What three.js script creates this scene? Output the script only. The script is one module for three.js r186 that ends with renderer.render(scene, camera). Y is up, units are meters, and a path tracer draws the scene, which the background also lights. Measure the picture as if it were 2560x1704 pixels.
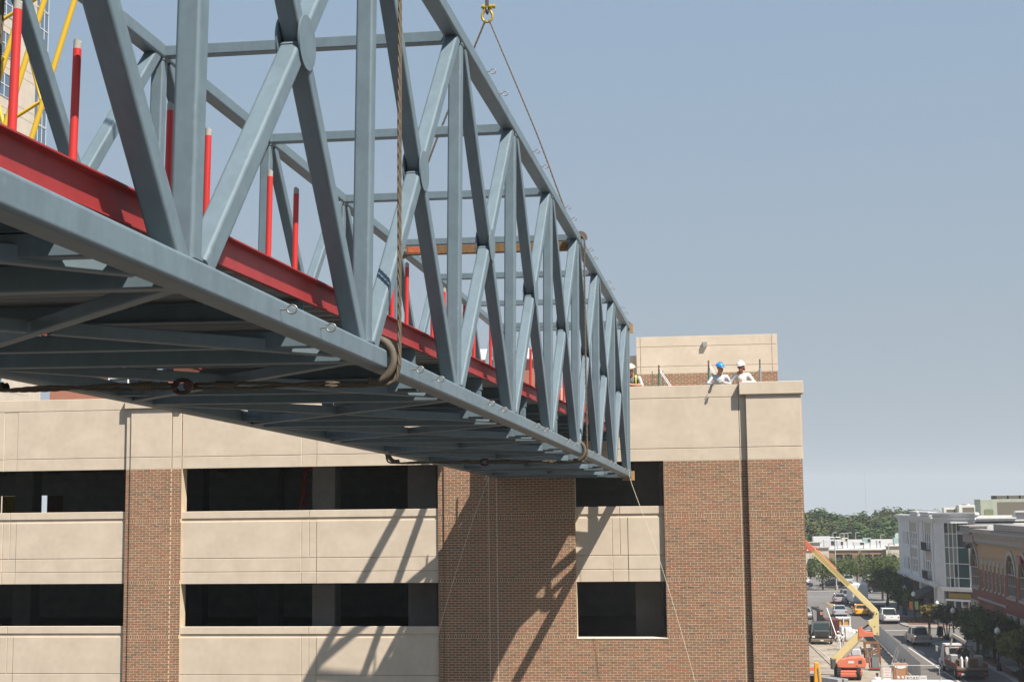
import * as THREE from 'three';
import { mergeGeometries } from 'three/addons/utils/BufferGeometryUtils.js';
import { MarchingCubes } from 'three/addons/objects/MarchingCubes.js';
import { createNoise3D } from 'simplex-noise';

// ---------------------------------------------------------------- camera, sky, sun, exposure
const scene = new THREE.Scene();
const camera = new THREE.PerspectiveCamera(26.81, 1024 / 681, 0.3, 6000);
camera.position.set(0, 15.5, 0);
camera.quaternion.setFromRotationMatrix(new THREE.Matrix4().makeBasis(
  new THREE.Vector3(0.99194894, -0.01222055, -0.12604745),
  new THREE.Vector3(0.02632288, 0.99349063, 0.11083084),
  new THREE.Vector3(0.12387255, -0.11325647, 0.98581366)));
const SUN = new THREE.Vector3(1.178, 2.153, 1.0).normalize();
{
  // hazy late-summer sky: pale at the horizon, deeper blue higher up, a little brighter round the sun
  const w = 256, h = 128, d = new Float32Array(w * h * 4);
  const hor = [0.232, 0.270, 0.298], mid = [0.176, 0.243, 0.330], zen = [0.110, 0.180, 0.305];
  const mix = (a, b, t) => a + (b - a) * t, ss = (a, b, x) => { const t = Math.min(1, Math.max(0, (x - a) / (b - a))); return t * t * (3 - 2 * t); };
  for (let j = 0; j < h; j++) for (let i = 0; i < w; i++) {
    const el = ((j + 0.5) / h - 0.5) * Math.PI, az = ((i + 0.5) / w - 0.5) * 2 * Math.PI;
    const dir = new THREE.Vector3(Math.cos(el) * Math.cos(az), Math.sin(el), Math.cos(el) * Math.sin(az));
    const e = Math.max(0, Math.sin(el));
    const t1 = Math.pow(ss(0, 0.42, e), 0.8), t2 = ss(0.3, 1, e);
    const ca = Math.max(0, dir.dot(SUN)), glow = 0.1 * Math.pow(ca, 8) + 0.35 * Math.pow(ca, 60);
    for (let k = 0; k < 3; k++) d[(j * w + i) * 4 + k] = mix(mix(hor[k], mid[k], t1), zen[k], t2) + glow * [1, 0.97, 0.9][k];
    d[(j * w + i) * 4 + 3] = 1;
  }
  const sky = new THREE.DataTexture(d, w, h, THREE.RGBAFormat, THREE.FloatType);
  sky.mapping = THREE.EquirectangularReflectionMapping; sky.magFilter = THREE.LinearFilter; sky.needsUpdate = true;
  scene.background = sky; scene.environment = sky;
}
const sun = new THREE.DirectionalLight(new THREE.Color(1, 0.945, 0.855), 4.9);
sun.position.copy(SUN).multiplyScalar(150).add(new THREE.Vector3(5, 0, -60));
sun.target.position.set(5, 0, -60); scene.add(sun, sun.target);
sun.castShadow = true; sun.shadow.radius = 1; sun.shadow.mapSize.set(4096, 4096);
Object.assign(sun.shadow.camera, { left: -150, right: 150, top: 150, bottom: -150, near: 1, far: 500 });
const renderer = new THREE.WebGLRenderer({ antialias: true });
renderer.toneMapping = THREE.LinearToneMapping;
renderer.toneMappingExposure = 1.74;
renderer.shadowMap.enabled = true;
renderer.setSize(1024, 681);

// ---------------------------------------------------------------- helpers
const V = (x, y, z) => new THREE.Vector3(x, y, z);
function rng(seed) { let a = seed >>> 0; return () => { a = (a + 0x6D2B79F5) >>> 0; let t = Math.imul(a ^ (a >>> 15), 1 | a); t = (t + Math.imul(t ^ (t >>> 7), 61 | t)) ^ t; return ((t ^ (t >>> 14)) >>> 0) / 4294967296; }; }
const R = rng(20240611);
const sn = createNoise3D(rng(7));
const lin = (r, g, b) => new THREE.Color().setRGB(r, g, b);
const taken = {};
function numbered(n) { const k = taken[n] = (taken[n] ?? -1) + 1; return k ? n + '_' + String(k).padStart(3, '0') : n; }
function boxUV(g, s = 1) {
  const p = g.attributes.position, n = g.attributes.normal, uv = new Float32Array(p.count * 2);
  for (let i = 0; i < p.count; i += 3) {
    let ax = 0, ay = 0, az = 0;
    for (let k = 0; k < 3; k++) { ax += Math.abs(n.getX(i + k)); ay += Math.abs(n.getY(i + k)); az += Math.abs(n.getZ(i + k)); }
    for (let k = 0; k < 3; k++) {
      const x = p.getX(i + k), y = p.getY(i + k), z = p.getZ(i + k);
      const [u, v] = az >= ax && az >= ay ? [x, y] : ax >= ay ? [z + 0.37, y] : [x, z];
      uv[(i + k) * 2] = u * s; uv[(i + k) * 2 + 1] = v * s;
    }
  }
  g.setAttribute('uv', new THREE.BufferAttribute(uv, 2)); return g;
}
function join(geoms) {
  const l = [].concat(geoms).flat(3).filter(Boolean).map(g0 => {
    const g = g0.index ? g0.toNonIndexed() : g0.clone();
    for (const k of Object.keys(g.attributes)) if (!['position', 'normal', 'color'].includes(k)) g.deleteAttribute(k);
    if (!g.attributes.normal) g.computeVertexNormals();
    return g;
  });
  if (l.some(g => g.attributes.color)) for (const g of l) if (!g.attributes.color) { const c = new Float32Array(g.attributes.position.count * 3).fill(1); g.setAttribute('color', new THREE.BufferAttribute(c, 3)); }
  return boxUV(l.length > 1 ? mergeGeometries(l) : l[0]);
}
function mesh(name, g, m, parent) { const o = new THREE.Mesh(g, m); o.name = name; o.castShadow = o.receiveShadow = true; if (parent) parent.add(o); return o; }
function obj(name, geoms, m, parent) {
  const o = mesh(parent ? name : numbered(name), join(geoms), m, parent ?? null);
  if (!parent) scene.add(o);
  return o;
}
function tag(o, label, category, group) { o.userData = { ...o.userData, label, category }; if (group) o.userData.group = group; return o; }
function thing(name, label, category, [x, y, z] = [0, 0, 0], turn = 0, group) {
  const o = new THREE.Group(); o.name = numbered(name); scene.add(o); o.position.set(x, y, z); o.rotation.y = turn; tag(o, label, category, group); return o;
}
function struct(name, geoms, m) { const o = obj(name, geoms, m); o.userData.kind = 'structure'; return o; }
function dup(root, label, [x, y, z], turn = root.rotation.y, group = root.userData.group) {
  const r = root.clone(); r.name = numbered(root.name.replace(/_\d{3}$/, '')); scene.add(r); r.position.set(x, y, z); r.rotation.y = turn; r.userData = { ...root.userData, label };
  if (group) r.userData.group = group; return r;
}
const bx = (x0, x1, y0, y1, z0, z1) => new THREE.BoxGeometry(x1 - x0, y1 - y0, z1 - z0).translate((x0 + x1) / 2, (y0 + y1) / 2, (z0 + z1) / 2);
function cbx(x0, x1, y0, y1, z0, z1, c = 0.01) {           // box with chamfered edges
  const s = new THREE.Shape(); s.moveTo(x0 + c, y0 + c); s.lineTo(x1 - c, y0 + c); s.lineTo(x1 - c, y1 - c); s.lineTo(x0 + c, y1 - c);
  return new THREE.ExtrudeGeometry(s, { depth: z1 - z0 - 2 * c, bevelEnabled: true, bevelSize: c, bevelThickness: c, bevelSegments: 1, steps: 1 }).translate(0, 0, z0 + c);
}
function prism(pts, d, c = 0) {                             // polygon in x,y extruded along z, centred
  const s = new THREE.Shape(); pts.forEach(([x, y], i) => i ? s.lineTo(x, y) : s.moveTo(x, y));
  return new THREE.ExtrudeGeometry(s, { depth: d - 2 * c, bevelEnabled: c > 0, bevelSize: c, bevelThickness: c, bevelOffset: -c, bevelSegments: 2, curveSegments: 8 }).translate(0, 0, -d / 2 + c);
}
function rod(a, b, r0, r1 = r0, seg = 8) {
  const d = b.clone().sub(a), L = d.length();
  const g = new THREE.CylinderGeometry(r1, r0, L, seg, 1); g.translate(0, L / 2, 0);
  g.applyQuaternion(new THREE.Quaternion().setFromUnitVectors(V(0, 1, 0), d.normalize())); return g.translate(a.x, a.y, a.z);
}
const cyl = (x, y0, y1, z, r0, r1 = r0, seg = 12) => rod(V(x, y0, z), V(x, y1, z), r0, r1, seg);
const hose = (pts, r, n = 24, seg = 6) => new THREE.TubeGeometry(new THREE.CatmullRomCurve3(pts), n, r, seg);
const sph = (x, y, z, r, sx = 1, sy = 1, sz = 1, n = 12) => new THREE.SphereGeometry(r, n, Math.ceil(n * 0.7)).scale(sx, sy, sz).translate(x, y, z);
const at = (g, x, y, z, ry = 0, rx = 0, rz = 0) => g.rotateZ(rz).rotateX(rx).rotateY(ry).translate(x, y, z);
// hollow-section bar with rounded corners, swept through points; w across (side), h along up
function sweep(pts, w, h, r, up = V(0, 1, 0)) {
  const prof = []; const q = 3;
  for (const [cx, cy, a0] of [[w / 2 - r, h / 2 - r, 0], [-w / 2 + r, h / 2 - r, Math.PI / 2], [-w / 2 + r, -h / 2 + r, Math.PI], [w / 2 - r, -h / 2 + r, 1.5 * Math.PI]])
    for (let i = 0; i <= q; i++) { const a = a0 + i / q * Math.PI / 2; prof.push([cx + r * Math.cos(a), cy + r * Math.sin(a), Math.cos(a), Math.sin(a)]); }
  const P = [], N = [], I = [], n = prof.length;
  pts.forEach((p, k) => {
    const d = pts[Math.min(k + 1, pts.length - 1)].clone().sub(pts[Math.max(k - 1, 0)]).normalize();
    const s = d.clone().cross(up).normalize(), u = s.clone().cross(d);
    for (const [a, b, na, nb] of prof) { P.push(p.x + s.x * a + u.x * b, p.y + s.y * a + u.y * b, p.z + s.z * a + u.z * b); N.push(s.x * na + u.x * nb, s.y * na + u.y * nb, s.z * na + u.z * nb); }
  });
  for (let k = 0; k < pts.length - 1; k++) for (let i = 0; i < n; i++) { const a = k * n + i, b = k * n + (i + 1) % n; I.push(a, a + n, b, b, a + n, b + n); }
  for (const k of [0, pts.length - 1]) {
    const d = (k ? pts[k].clone().sub(pts[k - 1]) : pts[0].clone().sub(pts[1])).normalize(), o = P.length / 3;
    for (let i = 0; i < n; i++) { P.push(P[(k * n + i) * 3], P[(k * n + i) * 3 + 1], P[(k * n + i) * 3 + 2]); N.push(d.x, d.y, d.z); }
    for (let i = 1; i < n - 1; i++) k ? I.push(o, o + i + 1, o + i) : I.push(o, o + i, o + i + 1);
  }
  const g = new THREE.BufferGeometry(); g.setAttribute('position', new THREE.Float32BufferAttribute(P, 3)); g.setAttribute('normal', new THREE.Float32BufferAttribute(N, 3)); g.setIndex(I);
  return g;
}
const bar = (a, b, w, h = w, r = 0.014, up) => sweep([a, b], w, h, r, up);
function ibeam(a, b, h, bw, tf, tw, up = V(0, 1, 0)) {      // rolled I section between two points (a,b on the top face centre line)
  const off = (k) => up.clone().multiplyScalar(k);
  return [bar(a.clone().sub(off(tf / 2)), b.clone().sub(off(tf / 2)), bw, tf, 0.001, up), bar(a.clone().sub(off(h / 2)), b.clone().sub(off(h / 2)), tw, h - 2 * tf, 0.001, up), bar(a.clone().sub(off(h - tf / 2)), b.clone().sub(off(h - tf / 2)), bw, tf, 0.001, up)];
}
// ---- procedural textures (uv in metres)
function grayTex(n, f, size) {                              // f(u,v) in 0..1, tiling
  const d = new Uint8Array(n * n * 4);
  for (let j = 0; j < n; j++) for (let i = 0; i < n; i++) { const v = Math.max(0, Math.min(255, f(i / n, j / n) * 255)), k = (j * n + i) * 4; d[k] = d[k + 1] = d[k + 2] = v; d[k + 3] = 255; }
  const t = new THREE.DataTexture(d, n, n); t.wrapS = t.wrapT = THREE.RepeatWrapping; t.magFilter = THREE.LinearFilter; t.minFilter = THREE.LinearMipmapLinearFilter; t.generateMipmaps = true; t.repeat.set(1 / size, 1 / size); t.needsUpdate = true; return t;
}
function tnoise(u, v, f, s = 0) {                           // tileable noise on a torus-like pair of circles (3D slice)
  const a = u * 2 * Math.PI, b = v * 2 * Math.PI, r = f / (2 * Math.PI);
  return 0.5 * (sn(Math.cos(a) * r + s, Math.sin(a) * r, Math.cos(b) * r * 1.1 + s) + sn(Math.sin(b) * r, Math.cos(b) * r + 9 + s, Math.sin(a) * r * 1.1));
}
function colTex(n, f, size) {                               // f(u,v) -> multiplier colour (sRGB-ish 0..1)
  const d = new Uint8Array(n * n * 4);
  for (let j = 0; j < n; j++) for (let i = 0; i < n; i++) { const c = f(i / n, j / n), k = (j * n + i) * 4; for (let q = 0; q < 3; q++) d[k + q] = Math.max(0, Math.min(255, c[q] * 255)); d[k + 3] = 255; }
  const t = new THREE.DataTexture(d, n, n); t.wrapS = t.wrapT = THREE.RepeatWrapping; t.magFilter = THREE.LinearFilter; t.minFilter = THREE.LinearMipmapLinearFilter; t.generateMipmaps = true; t.colorSpace = THREE.SRGBColorSpace; t.repeat.set(1 / size, 1 / size); t.needsUpdate = true; return t;
}
const mottle = (amp, f1, f2, grain, seed = 0, tint = [1, 1, 1]) => (u, v) => { const m = amp * (0.6 * tnoise(u, v, f1, seed) + 0.4 * tnoise(u, v, f2, seed + 3)) + grain * (R() - 0.5); return [0.93 + m * tint[0], 0.93 + m * tint[1], 0.93 + m * tint[2]]; };
const M = (c, rough = 0.7, o = {}) => new THREE.MeshStandardMaterial({ color: c, roughness: rough, ...o });
const T = {
  precast: colTex(512, mottle(0.055, 6, 22, 0.03, 1, [1, 1.06, 1.18]), 5.3), precastB: grayTex(256, () => 0.5 + 0.5 * (R() - 0.5), 0.7),
  paint: colTex(512, (u, v) => { const m = 0.05 * tnoise(u, v, 9, 4) + 0.03 * tnoise(u, v, 40, 5) + 0.015 * (R() - 0.5), sc = tnoise(u, v, 26, 14), st = Math.max(0, sc - 0.55) * 0.22; return [0.93 + m + st, 0.93 + m + st * 0.85, 0.93 + m + st * 0.7]; }, 2.7), brick: colTex(256, mottle(0.10, 40, 90, 0.10, 8), 1.0),
  asphalt: colTex(1024, mottle(0.11, 9, 60, 0.10, 12), 14), dirt: colTex(1024, mottle(0.20, 8, 34, 0.12, 15, [1, 1.05, 1.15]), 22), concrete: colTex(512, mottle(0.09, 9, 40, 0.06, 19), 5),
  wood: colTex(256, (u, v) => { const g = 0.16 * tnoise(u, v * 0.25, 60, 5) + 0.1 * (R() - 0.5) + 0.08 * tnoise(u, v, 8, 2); return [0.88 + g, 0.86 + g, 0.82 + g]; }, 0.9), grain: grayTex(256, () => R(), 0.35),
};
const mat = {
  steel: M(lin(0.144, 0.194, 0.224), 0.5, { map: T.paint }), red: M(lin(0.34, 0.032, 0.032), 0.55, { map: T.paint }), redPost: M(lin(0.50, 0.030, 0.026), 0.42),
  precast: M(lin(0.665, 0.548, 0.425), 0.85, { map: T.precast, bumpMap: T.precastB, bumpScale: 0.0008 }), mortar: M(lin(0.68, 0.54, 0.375), 0.95, { map: T.precast }),
  concrete: M(lin(0.36, 0.345, 0.32), 0.9, { map: T.concrete }), darkConcrete: M(lin(0.40, 0.385, 0.36), 0.9, { map: T.concrete }),
  galv: M(lin(0.42, 0.42, 0.41), 0.45, { metalness: 0.6 }), zinc: M(lin(0.27, 0.25, 0.235), 0.45, { metalness: 0.6 }), bare: M(lin(0.33, 0.31, 0.275), 0.75),
  rope: M(lin(0.125, 0.095, 0.066), 0.65, { metalness: 0.2 }), yellow: M(lin(0.62, 0.40, 0.03), 0.5), gold: M(lin(0.45, 0.30, 0.035), 0.42, { metalness: 0.2 }),
  timber: M(lin(0.22, 0.125, 0.055), 0.9, { map: T.wood }), pine: M(lin(0.50, 0.30, 0.12), 0.85, { map: T.wood }), black: M(lin(0.02, 0.02, 0.021), 0.6), rubber: M(lin(0.022, 0.022, 0.022), 0.9),
  glass: M(lin(0.03, 0.04, 0.05), 0.06, { metalness: 0.1 }), white: M(lin(0.72, 0.71, 0.69), 0.6), orange: M(lin(0.62, 0.14, 0.06), 0.45), cream: M(lin(0.60, 0.50, 0.26), 0.5),
};
// ---------------------------------------------------------------- the truss bridge being lifted into place
const BO = V(-2.7905, 16.7411, -7.843), BX = V(-0.99934382, 0.01122093, -0.03443876), BY = V(0.011827, 0.99977786, -0.01744546), BZ = V(0.03423535, -0.01784132, -0.99925454);
const bridgeQ = new THREE.Quaternion().setFromRotationMatrix(new THREE.Matrix4().makeBasis(BX, BY, BZ));
const P_ = 3.8714, W_ = 3.766, CW = 0.19, CD = 0.178, TB = 4.1, TD = 0.176, SPAN = 8 * P_;
const camb = s => 0.035 * 4 * (s / SPAN) * (1 - s / SPAN);
const bridge = thing('pedestrian_bridge', 'blue-grey steel truss footbridge with red edge beams, hanging from slings', 'bridge', BO.toArray());
bridge.quaternion.copy(bridgeQ);
{
  const S0 = -2 * P_, S1 = SPAN + 0.78, nodes = []; for (let n = -2; n <= 8; n++) nodes.push(n * P_);
  const ch = [S0, ...nodes.slice(1), S1];
  for (const [y0, d, nm] of [[0, CD, 'bottom_chord'], [TB, TD, 'top_chord']]) for (const x of [CW / 2, W_ - CW / 2])
    obj(nm, sweep(ch.map(s => V(x, y0 + d / 2 + camb(s), s)), CW, d, 0.03), mat.steel, bridge);
  const mw = 0.152, UPZ = V(0, 0, 1);
  // tube with a raised fillet weld where each end lands on the chord
  const welded = (a, c, up, ends = 3) => { const d = c.clone().sub(a).normalize(), out = [bar(a, c, mw, mw, 0.026, up)]; if (ends & 1) out.push(bar(a.clone().addScaledVector(d, 0.012), a.clone().addScaledVector(d, 0.034), mw + 0.016, mw + 0.016, 0.03, up)); if (ends & 2) out.push(bar(c.clone().addScaledVector(d, -0.034), c.clone().addScaledVector(d, -0.012), mw + 0.016, mw + 0.016, 0.03, up)); return out; };
  for (const side of [0, 1]) {
    const xc = side ? W_ - CW / 2 : CW / 2, out = side ? 1 : -1;
    for (const s of [...nodes, S1 - 0.09]) obj('vertical', welded(V(xc, CD - 0.01 + camb(s), s), V(xc, TB + 0.01 + camb(s), s), UPZ), mat.steel, bridge);
    for (let n = 0; n < nodes.length - 1; n++) {
      const a = nodes[n] + 0.185, b = nodes[n + 1] - 0.185, cA = camb(a), yb = CD - 0.02 + cA, yt = TB + 0.02 + cA;
      obj('diagonal', welded(V(xc, yt, a), V(xc, yb, b), V(1, 0, 0), 0), mat.steel, bridge);
      const m = V(xc, (yt + yb) / 2, (a + b) / 2), d = V(0, yt - yb, b - a).normalize().multiplyScalar(0.11);
      obj('diagonal', welded(V(xc, yb, a), m.clone().sub(d), V(1, 0, 0), 2), mat.steel, bridge);
      obj('diagonal', welded(m.clone().add(d), V(xc, yt, b), V(1, 0, 0), 1), mat.steel, bridge);
      for (const o of [out, -out]) obj('gusset_plate', at(new THREE.CylinderGeometry(0.2, 0.2, 0.014, 40), m.x + o * (mw / 2 + 0.009), m.y, m.z, 0, 0, Math.PI / 2), mat.steel, bridge);
    }
  }
  // lateral struts at the top, struts and cross bracing below
  for (const s of [...nodes, S1 - 0.09]) {
    obj('top_strut', bar(V(CW - 0.005, TB + 0.085 + camb(s), s), V(W_ - CW + 0.005, TB + 0.085 + camb(s), s), 0.135, 0.135, 0.014), mat.steel, bridge);
    obj('floor_strut', bar(V(CW - 0.005, 0.088 + camb(s), s), V(W_ - CW + 0.005, 0.088 + camb(s), s), 0.13, 0.16, 0.014), mat.steel, bridge);
  }
  for (let n = 0; n < nodes.length - 1; n++) {
    const s = nodes[n], c = camb(s + 1.6);
    obj('brace', bar(V(0.17, 0.055 + c, s + 0.05), V(W_ - 0.17, 0.055 + c, s + 3.35), 0.1, 0.1, 0.012), mat.steel, bridge);
    for (const [t0, t1] of [[0, 0.482], [0.518, 1]]) obj('brace', bar(V(0.17 + (W_ - 0.34) * t0, 0.055 + c, s + 3.35 - 3.3 * t0), V(0.17 + (W_ - 0.34) * t1, 0.055 + c, s + 3.35 - 3.3 * t1), 0.1, 0.1, 0.012), mat.steel, bridge);
  }
  // the sloping floor: corrugated deck on cross beams between two red edge beams
  const hr = s => 0.522 + 0.0247 * s, ex = 0.31, D0 = S0, D1 = 8 * P_ + 0.5;
  {
    const p = 0.305, dp = 0.062, pos = [];
    for (let s = D0; s < D1; s += p) {
      const y = hr(s) - 0.185, pr = [[0, 0], [0.07, 0], [0.09, dp], [0.285, dp], [0.305, 0]];
      for (let i = 0; i < 4; i++) { const [a, ya] = pr[i], [b, yb] = pr[i + 1]; const A = [ex + 0.03, y + ya, s + a], B = [W_ - ex - 0.03, y + ya, s + a], C = [W_ - ex - 0.03, y + yb + 0.0075 * (i === 3), s + b], Dd = [ex + 0.03, y + yb + 0.0075 * (i === 3), s + b]; pos.push(...A, ...B, ...C, ...A, ...C, ...Dd); }
    }
    const g = new THREE.BufferGeometry(); g.setAttribute('position', new THREE.Float32BufferAttribute(pos, 3)); g.computeVertexNormals();
    obj('corrugated_deck', g, M(lin(0.30, 0.30, 0.29), 0.45, { metalness: 0.3 }), bridge);
  }
  for (const x of [ex, W_ - ex]) {
    const sgn = x < 1 ? -1 : 1, A = V(x, hr(D0), D0), B = V(x, hr(D1), D1), o = (dx, dy) => [V(A.x + dx, A.y + dy, A.z), V(B.x + dx, B.y + dy, B.z)];
    obj('edge_beam', [bar(...o(sgn * 0.028, -0.006), 0.075, 0.012, 0.002), bar(...o(0, -0.1), 0.012, 0.19, 0.002), bar(...o(sgn * 0.012, -0.194), 0.04, 0.012, 0.002)], mat.red, bridge);
    for (let k = -3; k <= 16; k++) for (const d of [0, 0.62]) {
      const s = 0.22 + 1.845 * k + d; if (s < D0 + 0.2 || s > D1 - 0.2) continue;
      const y = hr(s), po = obj('post', new THREE.CylinderGeometry(0.0215, 0.0215, 0.615, 16).translate(x, y + 0.3075, s), mat.redPost, bridge);
      // bare, coped pipe end left unpainted
      const pr = new THREE.CylinderGeometry(0.0205, 0.0205, 0.05, 16, 2, false).translate(x, y + 0.64, s), pp = pr.attributes.position;
      for (let i = 0; i < pp.count; i++) if (pp.getY(i) > y + 0.66) { const c = (pp.getZ(i) - s) / 0.0205; pp.setY(i, y + 0.65 + 0.018 * c * c); }
      pr.computeVertexNormals(); obj('bare_pipe_end', pr, mat.bare, po);
    }
  }
  for (let n = -1; n <= 8; n++) for (const d of [-0.95, 1.0]) {
    const s = n * P_ + d; if (s > D1 - 0.3) continue; const y = hr(s) - 0.195;
    obj('deck_beam', ibeam(V(ex, y, s), V(W_ - ex, y, s), 0.15, 0.1, 0.009, 0.007), mat.steel, bridge);
    if (y - 0.15 > 0.3 && d < 0) for (const x of [ex + 0.06, W_ - ex - 0.06]) obj('stub_post', [bar(V(x, 0.1, s), V(x, y - 0.15, s), 0.09, 0.09, 0.01, UPZ), bx(x - 0.1, x + 0.1, 0.08, 0.1, s - 0.1, s + 0.1)], mat.steel, bridge);
    if (d < 0) obj('floor_strut', bar(V(CW - 0.005, 0.088 + camb(s), s), V(W_ - CW + 0.005, 0.088 + camb(s), s), 0.1, 0.13, 0.012), mat.steel, bridge);
  }
  // eye bolts screwed into the outer faces of the chords
  const eye = (x, y, s) => obj('eye_bolt', [rod(V(x + 0.004, y, s), V(x - 0.05, y, s), 0.0055, 0.0055, 8), new THREE.TorusGeometry(0.031, 0.0058, 8, 24).scale(1.12, 0.95, 1).translate(x - 0.082, y, s)], mat.zinc, bridge);
  for (let n = 0; n < 8; n++) for (const d of [1.44, 2.37]) { const s = n * P_ + d; eye(0, 0.1 + camb(s), s); eye(0, TB + 0.13 + camb(s), s); }
  // small drain holes plugged dark and timber bumpers on the chord ends
  for (const x of [CW / 2, W_ - CW / 2]) for (const y of [CD / 2, TB + TD / 2]) {
    obj('timber_bumper', cbx(x - 0.17, x + 0.17, y - 0.16, y + 0.1, S1 + 0.004, S1 + 0.094, 0.006), mat.pine, bridge);
    obj('steel_cap', at(prism([[-0.12, -0.05], [0.12, -0.05], [0.0, 0.05]], 0.1), x, y + 0.15, S1 + 0.05), M(lin(0.10, 0.065, 0.04), 0.8), bridge);
  }
}
// ---------------------------------------------------------------- rigging: slings, shackles, timber spreader
const toW = (x, y, s) => BO.clone().addScaledVector(BX, x).addScaledVector(BY, y).addScaledVector(BZ, s);
function strand(pts, r, turns, seg = 7, n = 160) {          // wire rope: helical lays round a path
  const c = new THREE.CatmullRomCurve3(pts, false, 'centripetal'), L = c.getLength(), out = [];
  for (let k = 0; k < 3; k++) {
    const q = []; for (let i = 0; i <= n; i++) {
      const p = c.getPointAt(i / n), t = c.getTangentAt(i / n), s = t.clone().cross(Math.abs(t.y) > 0.9 ? V(1, 0, 0) : V(0, 1, 0)).normalize(), u = s.clone().cross(t), a = i / n * L * turns * 2 * Math.PI + k * 2.094;
      q.push(p.addScaledVector(s, Math.cos(a) * r * 0.5).addScaledVector(u, Math.sin(a) * r * 0.5));
    }
    out.push(new THREE.TubeGeometry(new THREE.CatmullRomCurve3(q), n, r * 0.56, seg - 1));
  }
  return out;
}
function sling(s, label, apexY, splitLabel) {
  const g = thing('wire_rope_sling', label, 'sling', toW(0, 0, s).toArray(), 0, 'lifting slings'); g.quaternion.copy(bridgeQ);
  const apex = V(W_ / 2, apexY, 0), e = 0.028;
  for (const sd of [0, 1]) for (const k of [-1, 1]) {
    const X = x => sd ? W_ - x : x, z = k * 0.017;
    const up = [V(X(W_ / 2 - 0.04), apexY, z), V(X(0.9), apexY - (apexY - 4.4) * 0.53, z * 1.3), V(X(0.1), TB + TD + 0.11, z), V(X(-0.05), TB + TD - 0.02, z), V(X(-0.06), TB - 0.3, z), V(X(-0.075), 2.2, z + 0.01 * k), V(X(-0.095), 0.5, z), V(X(-0.1), 0.06, z)];
    obj('leg', strand(up, 0.015, 3.2, 7, 240), mat.rope, g);
    const un = [V(X(-0.1), 0.06, z), V(X(-0.05), -0.085, z), V(X(0.12), -0.11, z), V(X(0.6), -0.1 - 0.012 * k, z * 1.2), V(X(1.2), -0.1 + 0.02 * k, -z), V(X(W_ / 2 - 0.06), -0.1 + 0.02 * k, z)];
    obj('underside_leg', strand(un, 0.016, 3.2, 7, 110), mat.rope, g);
  }
  // steel half-pipe softeners where the rope turns round the chord edges
  const soft = (cx, cy, a0, a1, r, w) => { const p = []; for (let i = 0; i <= 14; i++) { const a = a0 + (a1 - a0) * i / 14; p.push(V(cx + Math.cos(a) * r, cy + Math.sin(a) * r, 0)); } return sweep(p, w, 0.016, 0.006, V(0, 0, 1)).scale(1, 1, 1); };
  for (const sd of [0, 1]) {
    const gs = [];
    for (const z of [-0.04, 0.04]) { const q = [], n = 16; for (let i = 0; i <= n; i++) { const t = i / n, a = Math.PI * (0.4 + 1.2 * t), rx = 0.165, ry = 0.185; q.push(V((sd ? W_ : 0) + (sd ? -1 : 1) * (0.11 + rx * Math.cos(a)), 0.105 + ry * Math.sin(a), z)); } gs.push(new THREE.TubeGeometry(new THREE.CatmullRomCurve3(q), 24, 0.036, 8)); }
    obj('softener', gs, M(lin(0.13, 0.108, 0.088), 0.75, { map: T.wood }), g);
    obj('softener', soft(sd ? W_ - 0.02 : 0.02, TB + TD - 0.02, sd ? -0.35 : Math.PI * 1.12, sd ? Math.PI * 0.62 : Math.PI * 0.38, 0.045, 0.2), M(lin(0.13, 0.10, 0.075), 0.7), g);
  }
  const sh = thing('bow_shackle', splitLabel, 'shackle', toW(W_ / 2, -0.1, s).toArray()); sh.quaternion.copy(bridgeQ);
  const rs = M(lin(0.06, 0.03, 0.024), 0.7);
  obj('bow', new THREE.TorusGeometry(0.058, 0.02, 10, 24).scale(1.35, 1, 1.1).translate(0.015, 0, 0), rs, sh);
  obj('pin', [rod(V(-0.075, 0, -0.075), V(-0.075, 0, 0.085), 0.026, 0.026, 12), rod(V(-0.075, 0, -0.1), V(-0.075, 0, -0.06), 0.045, 0.045, 8)], M(lin(0.10, 0.045, 0.035), 0.7), sh);
  for (const k of [-1, 1]) obj('ferrule', rod(V(k * 0.3, 0.012, 0), V(k * 0.48, 0.004, 0), 0.036, 0.036, 12), mat.rope, sh);
  return apex;
}
sling(4.42, 'thick wire rope sling nearest the camera, wrapped round the bottom chord', 8.9, 'rusty shackle joining the near sling under the bridge');
sling(19.6, 'farther wire rope sling running up to the yellow shackle', 8.78, 'small dark shackle joining the far sling under the bridge');
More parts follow.
